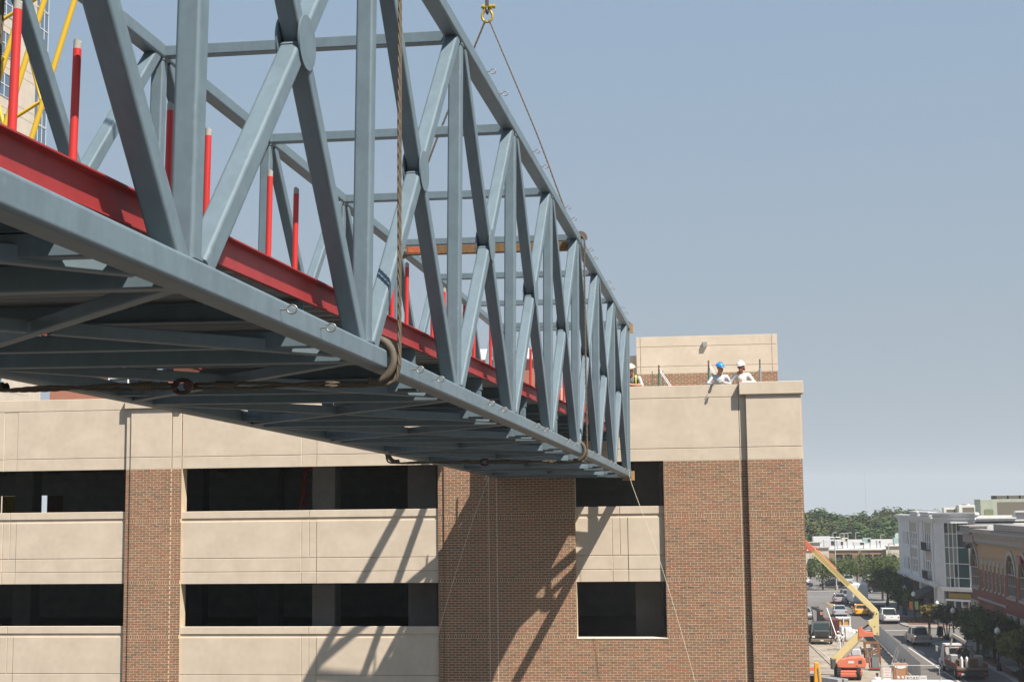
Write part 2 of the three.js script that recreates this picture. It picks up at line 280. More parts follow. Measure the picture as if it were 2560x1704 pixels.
{
  const c = toW(W_ / 2, 8.83, 19.6), t = thing('lifting_shackle', 'yellow bow shackle at the top edge holding the far sling', 'shackle', c.toArray());
  const q = []; for (let i = 0; i <= 26; i++) { const a = -Math.PI / 2 + (i / 13 - 1) * 2.35; const r = 0.105; q.push(V(Math.cos(a) * r, 0.04 + Math.sin(a) * r * 1.15, 0)); }
  q.unshift(V(-0.06, 0.2, 0)); q.push(V(0.06, 0.2, 0));
  obj('bow', hose(q, 0.026, 60, 12), mat.gold, t);
  for (const x of [-0.07, 0.07]) obj('ear', at(new THREE.CylinderGeometry(0.052, 0.052, 0.045, 20), x, 0.235, 0, 0, 0, Math.PI / 2), mat.gold, t);
  obj('pin', [rod(V(-0.12, 0.235, 0), V(0.17, 0.235, 0), 0.026, 0.026, 14), rod(V(0.12, 0.235, 0), V(0.165, 0.235, 0), 0.046, 0.046, 6)], mat.gold, t);
  obj('hoist_link', [sweep([V(0, 0.12, 0), V(0, 0.6, 0)], 0.075, 0.05, 0.018, V(0, 0, 1)), at(new THREE.TorusGeometry(0.055, 0.024, 8, 20), 0, 0.15, 0, Math.PI / 2)], M(lin(0.10, 0.10, 0.085), 0.5, { metalness: 0.5 }), t);
  obj('hoist_link', [sweep([V(-0.0, 0.45, 0), V(0, 2.5, 0)], 0.06, 0.06, 0.02, V(0, 0, 1))], mat.gold, t);
  const sp = thing('timber_spreader', 'rough square timber wedged across the bridge top under a strut', 'timber', toW(0, 0, 5 * P_ - 0.22).toArray()); sp.quaternion.copy(bridgeQ);
  obj('beam', cbx(0.12, W_ - 0.2, 3.925, 4.085, -0.07, 0.07, 0.008), mat.timber, sp);
  obj('spray_mark', bx(W_ - 0.68, W_ - 0.42, 3.96, 4.075, -0.074, -0.0705), M(lin(0.55, 0.13, 0.06), 0.8, { map: T.wood }), sp);
  obj('bolt_hole', [cyl(0, -0.0055, 0, 0, 0.028, 0.028, 16).rotateX(Math.PI / 2).translate(0.98, 4.02, -0.0745)], mat.black, sp);
  obj('wrapped_end', [at(new THREE.TorusGeometry(0.1, 0.035, 10, 24), W_ - 0.24, 3.99, 0, 0.35), at(new THREE.TorusGeometry(0.1, 0.035, 10, 24), W_ - 0.3, 3.99, 0, 0.35), at(new THREE.CylinderGeometry(0.085, 0.085, 0.2, 20), W_ - 0.3, 3.99, 0, 0, 0, Math.PI / 2)], M(lin(0.22, 0.19, 0.155), 0.8, { map: T.wood }), sp);
  // tag lines tied to the bridge corners
  const line = (name, label, pts, r = 0.006) => tag(obj(name, hose(pts, r, 60, 5), M(lin(0.6, 0.55, 0.42), 0.9)), label, 'rope', 'tag lines');
  const e = toW(0, 0, SPAN - 0.4);
  line('tag_line', 'thin white tag line hanging from the right bridge corner over the bricks', [e.clone().add(V(0.03, 0.19, 0)), e.clone().add(V(0.035, 0, 0)), e.clone().add(V(0.1, -0.22, 0.05)), e.clone().add(V(0.85, -2.4, 0.4)), e.clone().add(V(1.85, -6.2, 0.7)), e.clone().add(V(2.7, -10.5, 0.9))]);
  const f = toW(W_, 0, SPAN - 0.4);
  line('tag_line', 'thin white tag line dropping leftwards past the dark openings', [f.clone().add(V(0, 0.02, 0)), f.clone().add(V(-0.5, -1.4, 0.3)), f.clone().add(V(-1.45, -4.6, 0.6)), f.clone().add(V(-2.3, -9, 0.8))]);
}
// ---------------------------------------------------------------- brick and precast parking garage
const garage = thing('parking_garage', 'long beige precast and red brick parking garage filling the view', 'building', [0, 0, -39.5]);
{
  const G = garage, brickPal = [[0.324, 0.158, 0.091], [0.309, 0.154, 0.087], [0.287, 0.162, 0.097], [0.272, 0.158, 0.093], [0.346, 0.146, 0.087], [0.234, 0.146, 0.091], [0.327, 0.17, 0.095], [0.297, 0.165, 0.091], [0.212, 0.139, 0.093]];
  const cum = [0.17, 0.33, 0.5, 0.63, 0.74, 0.82, 0.91, 0.97, 1];
  const pick = () => { const r = R(); return cum.findIndex(c => r < c); };
  const bricks = [];                                        // {x,y,z,w,h,c}
  const C = 0.0677, J = 0.0135;
  // courses from the top of the brickwork downwards; a rowlock band after every 21 / 24 courses
  const courses = []; { let y = 16.62, k = 0; while (y > 9.6) { for (let i = 0; i < (k % 2 ? 24 : 21) && y > 9.6; i++) { courses.push([y - C, y - J, 0]); y -= C; } courses.push([y - 0.1, y - J, 1]); y -= 0.1; k++; } }
  function field(x0, x1, z, holes = [], seed = 0, list = courses) {
    list.forEach(([ya, yb, row], i) => {
      const L = row ? 0.0677 : 0.2032, off = row ? 0 : (i % 2) * 0.1016;
      for (let x = x0 - off; x < x1 - 0.004; x += L) {
        let segs = [[Math.max(x, x0), Math.min(x + L - J, x1)]];
        for (const [hx0, hx1, hy0, hy1] of holes) if (yb > hy0 + 0.002 && ya < hy1 - 0.002) segs = segs.flatMap(([a, b]) => b <= hx0 || a >= hx1 ? [[a, b]] : [[a, hx0], [hx1, b]].filter(([p, q]) => q - p > 0.02 && p >= a - 1e-6 && q <= b + 1e-6));
        for (const [a, b] of segs) if (b - a > 0.02) bricks.push({ x: (a + b) / 2, y: (ya + yb) / 2, z: z + (R() - 0.5) * 0.003, w: b - a, h: yb - ya, c: pick() });
      }
    });
  }
  const HO = [[-3.275, -0.83, 13.355, 16.7], [-3.275, -0.83, 11.84, 13.36]];
  field(-7.11, -6.93, -0.05); field(-6.93, -5.685, 0); field(-5.66, -5.455, 0); field(-5.435, 1.235, 0, HO); field(1.257, 1.45, 0); field(1.45, 2.915, 0.14);
  field(-16.2, -16.05, -0.02); field(-16.05, -14.83, 0.03); field(-14.83, -14.55, -0.02);
  // band of brick under the stair penthouse
  const pc = []; for (let y = 19.77; y > 18.8; y -= C) pc.push([y - C, y - J, 0]);
  field(-1.8, 2.84, -8.5, [], 0, pc);
  // nearest bricks as single pieces, the others joined
  const eye = V(0, 15.5, 39.5), vis = bricks.filter(b => b.y > 10.66 && b.z > -2);
  vis.forEach(b => b.d = -b.w * b.h / eye.distanceToSquared(V(b.x, b.y, b.z))); vis.sort((a, b) => a.d - b.d);
  const single = new Set(vis.filter(b => b.w > 0.19 || b.h > 0.08).slice(0, 300));
  const bm = brickPal.map(c => M(lin(...c), 0.9, { map: T.brick })), geos = new Map();
  const D = 0.03;
  for (const b of single) {
    const k = b.w.toFixed(3) + b.h.toFixed(3); if (!geos.has(k)) geos.set(k, boxUV(bx(-b.w / 2, b.w / 2, -b.h / 2, b.h / 2, -D, 0).toNonIndexed()));
    const o = mesh('brick', geos.get(k), bm[b.c], G); o.position.set(b.x, b.y, b.z);
  }
  { const pos = [], nor = [], col = [];
    const q = (n, c, ...v) => { for (const i of [0, 1, 2, 0, 2, 3]) { pos.push(...v[i]); nor.push(...n); col.push(...c); } };
    for (const b of bricks) if (!single.has(b)) {
      const x0 = b.x - b.w / 2, x1 = b.x + b.w / 2, y0 = b.y - b.h / 2, y1 = b.y + b.h / 2, z1 = b.z, z0 = b.z - D, j = 0.92 + 0.16 * R() + 0.09 * sn(b.x * 0.35, b.y * 0.5, 4), c = brickPal[b.c].map(v => v * j);
      q([0, 0, 1], c, [x0, y0, z1], [x1, y0, z1], [x1, y1, z1], [x0, y1, z1]); q([0, 1, 0], c, [x0, y1, z1], [x1, y1, z1], [x1, y1, z0], [x0, y1, z0]); q([0, -1, 0], c, [x0, y0, z0], [x1, y0, z0], [x1, y0, z1], [x0, y0, z1]);
      q([1, 0, 0], c, [x1, y0, z1], [x1, y0, z0], [x1, y1, z0], [x1, y1, z1]); q([-1, 0, 0], c, [x0, y0, z0], [x0, y0, z1], [x0, y1, z1], [x0, y1, z0]);
    }
    const g = new THREE.BufferGeometry(); for (const [k, a] of [['position', pos], ['normal', nor], ['color', col]]) g.setAttribute(k, new THREE.Float32BufferAttribute(a, 3));
    const o = obj('brickwork', g, M(lin(1, 1, 1), 0.9, { map: T.brick, vertexColors: true }), G); o.userData.kind = 'stuff';
  }
  // mortar backing and the body of the walls
  const mz = -0.003;
  obj('mortar_wall', [bx(-7.11, -6.93, 0, 16.62, -0.4, -0.05 + mz), bx(-6.93, -3.275, 0, 16.62, -0.4, mz), bx(-0.83, 1.45, 0, 16.62, -0.4, mz), bx(-3.275, -0.83, 0, 11.836, -0.4, mz), bx(1.45, 2.908, 0, 16.62, -0.4, 0.14 + mz), ...[[13.4, 15.4], [10.15, 12.15], [6.9, 8.9], [0, 5.6]].map(([a, b]) => bx(2.6, 2.9, a, b, -34, -0.4)), bx(2.5, 2.9, 0, 16.62, -18.6, -17.6),
    bx(-16.2, -16.05, 0, 16.62, -0.5, -0.02 + mz), bx(-16.05, -14.83, 0, 16.62, -0.5, 0.03 + mz), bx(-14.83, -14.55, 0, 16.62, -0.5, -0.02 + mz), bx(-1.8, 2.84, 17.6, 19.77, -12, -8.5 + mz)], mat.mortar, G);
  for (const x of [-5.45, 1.238]) obj('sealant_joint', bx(x, x + 0.014, 9.6, 16.62, -0.02, 0.001), M(lin(0.55, 0.47, 0.36), 0.8), G);
  obj('window_sill', cbx(-3.29, -0.815, 11.825, 11.86, -0.35, 0.012, 0.005), M(lin(0.62, 0.56, 0.46), 0.85), G);
  // precast spandrels with reveals
  const g_ = 0.006;
  function spandrel(x0, x1, yt, z, pil) {
    const out = [], rows = [[yt - 0.205, yt, 0], [yt - 1.325, yt - 0.3, 0], [yt - 1.707, yt - 1.34, 0], [yt - 2.045, yt - 1.72, 0]];
    out.push(bx(x0, x1, yt - 2.035, yt - 0.012, z - 0.22, z - 0.03));
    for (let r = 0; r < 4; r++) {
      const cuts = !pil || r === 0 ? [x0, x1] : r === 1 ? [x0, pil[0], pil[1], pil[2], x1] : [x0, pil[0], pil[2], x1];
      if (r === 0 && pil) cuts.splice(1, 0, pil[1]);
      for (let i = 0; i < cuts.length - 1; i++) { const inP = pil && r > 0 && cuts[i] >= pil[0] - 1e-6 && cuts[i + 1] <= pil[2] + 1e-6 ? [0, 0.014, 0.018, 0.010][r] : 0; out.push(cbx(cuts[i] + (i ? g_ : 0), cuts[i + 1] - (i < cuts.length - 2 ? g_ : 0), rows[r][0], rows[r][1], z - 0.1, z - inP, 0.008)); }
    }
    return obj('spandrel', out, mat.precast, G);
  }
  for (const dy of [0, -3.235]) { spandrel(-14.55, -7.11, 15.4 + dy, -0.11, [-11.036, -10.817, -10.6]); spandrel(-40, -30.5, 15.42 + dy, -0.11); spandrel(-30.2, -16.2, 15.42 + dy, -0.11, [-19.94, -19.72, -19.53]); }
  spandrel(-3.275, -0.83, 15.4, -0.13, [-2.275, -2.06, -1.845]);
  for (const dy of [-6.47, -9.7]) obj('spandrel', [bx(-40, -7.12, 13.4 + dy, 15.4 + dy, -0.3, -0.11)], mat.precast, G);
  // parapet
  function parapet(x0, x1, z, pil) {
    const out = [bx(x0, x1, 16.63, 18.66, z - 0.25, z - 0.02)];
    for (const [a, b] of [[18.345, 18.68], [16.965, 18.33], [16.62, 16.95]]) {
      const cuts = pil && a < 18 ? [x0, pil[0], pil[2], x1] : [x0, x1];
      for (let i = 0; i < cuts.length - 1; i++) out.push(cbx(cuts[i] + (i ? g_ : 0), cuts[i + 1] - (i < cuts.length - 2 ? g_ : 0), a, b, z - (pil && i === 1 ? 0.09 : 0.08), z - (pil && i === 1 ? 0.012 : 0), 0.007));
    }
    return obj('parapet', out, mat.precast, G);
  }
  parapet(-40, -16.2, -0.11, [-19.96, -19.75, -19.56]); parapet(-14.55, -7.11, -0.11, [-11.036, -10.8, -10.6]); parapet(-7.11, -6.93, -0.05); parapet(-6.93, 1.25, 0); parapet(1.262, 1.45, 0); parapet(1.45, 2.915, 0.14);
  parapet(-16.2, -16.05, -0.02); parapet(-16.05, -14.83, 0.03); parapet(-14.83, -14.55, -0.02);
  obj('coping', [cbx(1.28, 3.0, 18.385, 18.725, -0.3, 0.2, 0.01), bx(2.5, 2.98, 16.62, 18.7, -18, -0.32)], mat.precast, G);
  obj('coping', cbx(-16.23, -14.52, 18.36, 18.71, -0.3, 0.1, 0.01), mat.precast, G);
  // slabs, double-tee stems, columns and back walls seen through the openings
  for (const y of [17.55, 14.3, 11.05, 7.8]) {
    obj('floor_slab', bx(-45, 2.5, y - 0.12, y, -34, -0.42), mat.darkConcrete, G);
    for (let x = -43; x < 2; x += 2.4) obj('tee_stem', bx(x - 0.09, x + 0.09, y - 0.62, y - 0.12, -17.2, -1.2), mat.darkConcrete, G);
    obj('girder', bx(-45, 2.5, y - 0.85, y - 0.13, -17.9, -17.2), mat.darkConcrete, G);
  }
  for (const [x0, x1, z] of [[-11.29, -10.59, -2.2], [-8.4, -7.53, -2.2], [-1.75, -0.98, -2.0], [-6.6, -5.9, -9], [-24, -23.3, -9], [-19.5, -18.8, -14], [-16, -15.2, -12], [-31, -30.3, -9]]) obj('column', cbx(x0, x1, 0, 17.4, z - 0.7, z, 0.02), M(lin(0.22, 0.21, 0.20), 0.9, { map: T.concrete }), G);
  obj('back_wall', [bx(-45, -29.2, 0, 17.4, -18.3, -18), bx(-26.3, 2.5, 0, 17.4, -18.3, -18), bx(-29.2, -26.3, 0, 15.2, -18.3, -18), bx(-29.2, -26.3, 16.1, 17.4, -18.3, -18), bx(-28.2, -27.7, 15.2, 16.1, -18.3, -18), bx(-45.2, -45, 0, 15.4, -34, -0.4)], mat.darkConcrete, G);
  // stair penthouse above the roof
  const pz = -8.5, ph = [bx(-1.8, 2.84, 19.77, 20.99, -12, pz - 0.02)];
  for (const [a, b] of [[20.69, 21.02], [20.02, 20.675], [19.775, 20.005]]) ph.push(cbx(-1.82, -1.705, a, b, pz - 0.1, pz, 0.006), cbx(-1.68, 2.67, a, b, pz - 0.1, pz, 0.006), cbx(2.682, 2.86, a, b, pz - 0.1, pz, 0.006));
  ph.push(cbx(-2.8, -1.83, 17.6, 20.44, -12, pz - 0.35, 0.01));
  obj('stair_penthouse', ph, mat.precast, G);
}
{
  const t = thing('wall_light', 'small silver box light fixed high on the penthouse wall', 'light', [0.475, 20.71, -47.86]);
  obj('housing', cbx(-0.075, 0.075, -0.05, 0.1, -0.14, -0.02, 0.01), mat.galv, t);
  obj('lens', sph(0, -0.05, -0.06, 0.05, 1.2, 0.7, 0.6), mat.white, t);
  // A-frame ladder inside the upper deck
  const l = thing('step_ladder', 'red A-frame step ladder standing inside the dark upper deck', 'ladder', [-11.75, 14.3, -43.2]);
  const lm = M(lin(0.30, 0.03, 0.025), 0.5);
  for (const s of [-1, 1]) for (const f of [-1, 1]) obj('rail', bar(V(s * 0.3, 0, f * 0.45), V(s * 0.17, 2.35, f * 0.04), 0.05, 0.03, 0.005), lm, l);
  for (let i = 1; i <= 6; i++) obj('step', bx(-0.3 + i * 0.02, 0.3 - i * 0.02, i * 0.32, i * 0.32 + 0.03, 0.4 - i * 0.06 - 0.04, 0.4 - i * 0.06 + 0.04), lm, l);
  obj('top_cap', cbx(-0.19, 0.19, 2.33, 2.39, -0.09, 0.09, 0.01), lm, l);
  const tp = thing('yellow_tarpaulin', 'yellow sheet seen through the far opening of the upper left bay', 'tarpaulin', [-28.7, 15.15, -58.1]); obj('sheet', cbx(-0.55, 0.5, 0, 0.95, -0.03, 0.03, 0.01), M(lin(0.6, 0.45, 0.02), 0.7), tp); obj('pole', [-0.56, 0.52].map(x => cyl(x, -15.1, 1.1, 0, 0.03)), mat.galv, tp);
  // scaffold guard posts on the roof
  const gp = M(lin(0.10, 0.16, 0.12), 0.7), rust = M(lin(0.17, 0.10, 0.06), 0.8);
  const post = (x, h, lab, br, m2) => { const q = thing('guard_post', lab, 'post', [x, 17.55, -42], 0, 'guard posts along the roof edge'); obj('upright', cyl(0, 0, h, 0, 0.028, 0.024, 8), m2, q); obj('sleeve', cyl(0, 0.02, h - 0.25, 0, 0.036, 0.036, 8), m2 === rust ? gp : mat.galv, q); if (br) { for (const d of [0, 0.075]) obj('brace', rod(V(0.02, h - 0.12 - d, 0.03), V(br, 0.3 - d, 0.03), 0.014, 0.014, 6), mat.white, q); for (let i = 1; i < 9; i++) { const t = i / 9; obj('lacing', rod(V(0.02 + (br - 0.02) * t, h - 0.12 - (h - 0.42) * t, 0.03), V(0.02 + (br - 0.02) * (t - 0.05), h - 0.2 - (h - 0.42) * t, 0.03), 0.008, 0.008, 5), mat.white, q); } } else obj('brace', rod(V(0, h - 0.3, 0), V(-0.32, h - 0.58, 0), 0.008, 0.008, 5), gp, q); return q; };
  post(-0.94, 1.95, 'green guard post with short side rails behind the parapet', 1.0, rust); post(0.51, 2.05, 'rusty guard post behind the blue-helmeted worker', 1.0, rust); post(1.99, 2.05, 'grey guard post to the right of the roof workers', 0, gp);
  const fr = thing('roof_railing', 'low green rail round the left guard post', 'railing', [-0.94, 17.55, -42.1]);
  for (const x of [-0.2, 0.11]) obj('upright', cyl(x, 0, 1.78, 0, 0.014, 0.014, 6), gp, fr);
  for (const y of [1.42, 1.6]) obj('rail', rod(V(-0.2, y, 0), V(0.11, y, 0), 0.011, 0.011, 6), gp, fr);
}
// ---------------------------------------------------------------- ground, roads, pavements
const flat = (pts, y) => { const s = new THREE.Shape(); pts.forEach(([x, z], i) => i ? s.lineTo(x, -z) : s.moveTo(x, -z)); return new THREE.ShapeGeometry(s, 12).rotateX(-Math.PI / 2).translate(0, y, 0); };
const rect = (x0, x1, z0, z1, y) => flat([[x0, z0], [x0, z1], [x1, z1], [x1, z0]], y);
function slab(pts, y0, y1) { const s = new THREE.Shape(); pts.forEach(([x, z], i) => i ? s.lineTo(x, -z) : s.moveTo(x, -z)); return new THREE.ExtrudeGeometry(s, { depth: y1 - y0, bevelEnabled: false }).rotateX(-Math.PI / 2).translate(0, y0, 0); }
const arc = (cx, cz, r, a0, a1, n = 8) => Array.from({ length: n + 1 }, (_, i) => { const a = a0 + (a1 - a0) * i / n; return [cx + r * Math.cos(a), cz + r * Math.sin(a)]; });
{
  mat.asphalt = M(lin(0.150, 0.131, 0.117), 0.93, { map: T.asphalt }); mat.asphalt2 = M(lin(0.165, 0.152, 0.142), 0.93, { map: T.asphalt }); mat.dirt = M(lin(0.33, 0.275, 0.21), 0.95, { map: T.dirt });
  mat.pave = M(lin(0.30, 0.27, 0.235), 0.9, { map: T.concrete }); mat.paver = M(lin(0.20, 0.085, 0.06), 0.9, { map: T.brick }); mat.grassy = M(lin(0.10, 0.095, 0.04), 0.95, { map: T.dirt });
  mat.lineW = M(lin(0.62, 0.6, 0.56), 0.85, { map: T.concrete }); mat.lineY = M(lin(0.50, 0.27, 0.06), 0.85, { map: T.concrete });
  const dale = new THREE.PlaneGeometry(5000, 3600, 1, 12).rotateX(-Math.PI / 2).translate(0, 0, -2220); { const p = dale.attributes.position; for (let i = 0; i < p.count; i++) { const d = Math.max(0, -420 - p.getZ(i)); p.setY(i, -0.02 * d - 0.01 * Math.min(d, 300)); } dale.computeVertexNormals(); }
  struct('ground', [rect(-2500, 2500, -420, 400, 0), dale], M(lin(0.11, 0.11, 0.065), 0.95, { map: T.dirt }));
  struct('construction_yard', rect(-70, 19.2, -163.5, -58, 0.004), mat.dirt);
  struct('street_below', rect(-200, 19.2, -58, 60, 0.004), M(lin(0.048, 0.045, 0.043), 0.92, { map: T.asphalt }));
  struct('road', [rect(13.4, 25.6, -226, -163.5, 0.004), rect(19.2, 27.2, -163.5, 30, 0.004), rect(-160, 13.4, -226, -163.5, 0.0045)], mat.asphalt);
  struct('cross_street', rect(-400, 400, -251, -226, 0.005), mat.asphalt2);
  struct('side_street', rect(25.6, 140, -179, -163.2, 0.0048), mat.asphalt2);
  struct('parking_lot', rect(-200, 200, -330, -258, 0.004), mat.asphalt2);
  struct('verge', [rect(-200, 21, -258, -253.2, 0.02), rect(23, 200, -258, -253.2, 0.02)], mat.grassy);
  struct('far_kerb', [slab([[-200, -253.4], [200, -253.4], [200, -251], [-200, -251]], 0, 0.13)], mat.pave);
  // pavement along the brick building with the bulb-out at the corner
  struct('pavement', slab([[26.55, 30], [26.55, -151], ...arc(25.9, -155.5, 1.3, 0.9, -0.1, 5).map(([x, z]) => [x - 1.0, z - 1.2]), [24.9, -159.2], ...arc(27.4, -159.6, 2.5, Math.PI, Math.PI * 1.5, 8), [60, -162.1], [60, 30]], 0, 0.13), mat.pave);
  struct('pavement', slab([[60, -180], ...arc(29.2, -184, 4, -Math.PI * 1.5, -Math.PI, 10), [25.2, -222], [27, -225.5], [60, -225.5]], 0, 0.13), mat.pave);
  struct('paver_band', [rect(25.9, 29.6, -196, -183.6, 0.136), rect(29.2, 33.5, -183.2, -180.9, 0.136)], mat.paver);
  struct('paver_band', [rect(26.9, 27.9, -158, 20, 0.136)], mat.paver);
  // kerb stones
  const kerb = (p, n) => { const g = []; for (let i = 0; i < p.length - 1; i++) { const [a, b] = p[i], [c, d] = p[i + 1]; g.push(bar(V(a, 0.075, b), V(c, 0.075, d), 0.15, 0.15, 0.02)); } return struct(n, g, M(lin(0.36, 0.335, 0.295), 0.9, { map: T.concrete })); };
  kerb([[25.15, -222], [25.15, -184], ...arc(29.2, -184, 4.05, Math.PI, Math.PI * 0.5, 10), [60, -179.95]], 'kerb');
  kerb([[26.5, 30], [26.5, -151.4], [25.9, -153.6], [24.85, -155.2], [24.85, -159.6], ...arc(27.4, -159.6, 2.55, Math.PI, Math.PI * 1.5, 8), [60, -162.15]], 'kerb');
  // painted markings
  const mk = (n, gs, m, lab) => struct(n, gs, m);
  mk('lane_line', rect(21.86, 22.0, -157, -60, 0.009), mat.lineW);
  for (const z of [-154.5, -147.2, -140, -132]) mk('bay_line', rect(22.5, 22.62, z, z + 4, 0.009), mat.lineW);
  mk('stop_line', rect(16.3, 19.5, -195.2, -194.7, 0.009), mat.lineW);
  mk('centre_line', [rect(19.55, 19.75, -226, -204, 0.009)], mat.lineY); mk('centre_line', rect(19.95, 20.15, -226, -204, 0.009), mat.lineY);
  mk('crossing_line', rect(19.9, 25, -177.6, -177.2, 0.009), mat.lineW);
  for (let x = -60; x < 80; x += 2.8) mk('parking_line', rect(x, x + 0.12, -275, -270, 0.009), mat.lineW);
  mk('cross_street_line', rect(-100, 100, -239, -238.8, 0.01), mat.lineW);
  // stones, tyre-worn patches and litter in the yard are kept as fine rubble
  const g = []; const r = rng(5); for (let i = 0; i < 420; i++) { const x = 4 + r() * 14, z = -160 + r() * 70, s = 0.03 + 0.09 * r() * r(); g.push(at(new THREE.IcosahedronGeometry(s, 0).scale(1, 0.5, 1), x, 0.004 + s * 0.2, z, r() * 6)); }
  const rb = obj('rubble', g, M(lin(0.36, 0.31, 0.25), 0.95)); rb.userData = { kind: 'stuff', label: 'small stones scattered over the pale construction yard', category: 'rubble' };
}
// ---------------------------------------------------------------- buildings along the street
function facadeGroup(name, label, X, Z) { const t = thing(name, label, 'building', [X, 0, Z], -Math.PI / 2); return t; } // local x = world Z, local z = towards the street
let frameW = 0.05;
function pane(parent, x0, x1, y0, y1, z, fm, gm, nx = 1, ny = 1, sill) {   // window: frame with a glass sub-part
  const f = [bx(x0, x0 + frameW, y0, y1, z - 0.06, z + 0.03), bx(x1 - frameW, x1, y0, y1, z - 0.06, z + 0.03), bx(x0 + frameW, x1 - frameW, y0, y0 + frameW, z - 0.06, z + 0.03), bx(x0 + frameW, x1 - frameW, y1 - frameW, y1, z - 0.06, z + 0.03)];
  for (let i = 1; i < nx; i++) { const x = x0 + (x1 - x0) * i / nx; f.push(bx(x - 0.035, x + 0.035, y0 + frameW, y1 - frameW, z - 0.05, z + 0.02)); }
  for (let i = 1; i < ny; i++) { const y = y0 + (y1 - y0) * i / ny; f.push(bx(x0 + frameW, x1 - frameW, y - 0.035, y + 0.035, z - 0.045, z + 0.025)); }
  if (sill) f.push(bx(x0 - 0.1, x1 + 0.1, y0 - 0.14, y0 - 0.003, z - 0.06, z + 0.12));
  const w = obj('window', f, fm, parent); obj('glass', bx(x0 + 0.02, x1 - 0.02, y0 + 0.02, y1 - 0.02, z - 0.09, z - 0.01), gm, w); return w;
}
const cornice = (x0, x1, y, z, steps) => steps.map(([dy, h, out]) => bx(x0 - out, x1 + out, y + dy, y + dy + h, z - 0.4, z + out));
function wallHoles(x0, x1, y0, y1, z, d, holes) {          // wall plate with rectangular openings, front at z
  const s = new THREE.Shape(); s.moveTo(x0, y0); s.lineTo(x1, y0); s.lineTo(x1, y1); s.lineTo(x0, y1);
  for (const h of holes) { const p = new THREE.Path(); if (h.length === 4) { p.moveTo(h[0], h[2]); p.lineTo(h[0], h[3]); p.lineTo(h[1], h[3]); p.lineTo(h[1], h[2]); } else { const [a, b, ya, yb] = h; p.moveTo(a, ya); p.lineTo(a, yb); p.absarc((a + b) / 2, yb, (b - a) / 2, Math.PI, 0, true); p.lineTo(b, ya); } s.holes.push(p); }
  return new THREE.ExtrudeGeometry(s, { depth: d, bevelEnabled: false, curveSegments: 10 }).translate(0, 0, z - d);
}
const eifs = M(lin(0.70, 0.69, 0.67), 0.85, { map: T.precast }), eifsTan = M(lin(0.46, 0.42, 0.36), 0.85, { map: T.precast }), trimW = M(lin(0.78, 0.77, 0.74), 0.7), PG = (c, r) => new THREE.MeshPhysicalMaterial({ color: c, roughness: r, specularIntensity: 0.35 }), tint = PG(lin(0.045, 0.055, 0.058), 0.2), tintG = PG(lin(0.035, 0.075, 0.07), 0.15), iron = M(lin(0.03, 0.026, 0.028), 0.5), awn = M(lin(0.035, 0.024, 0.032), 0.85);
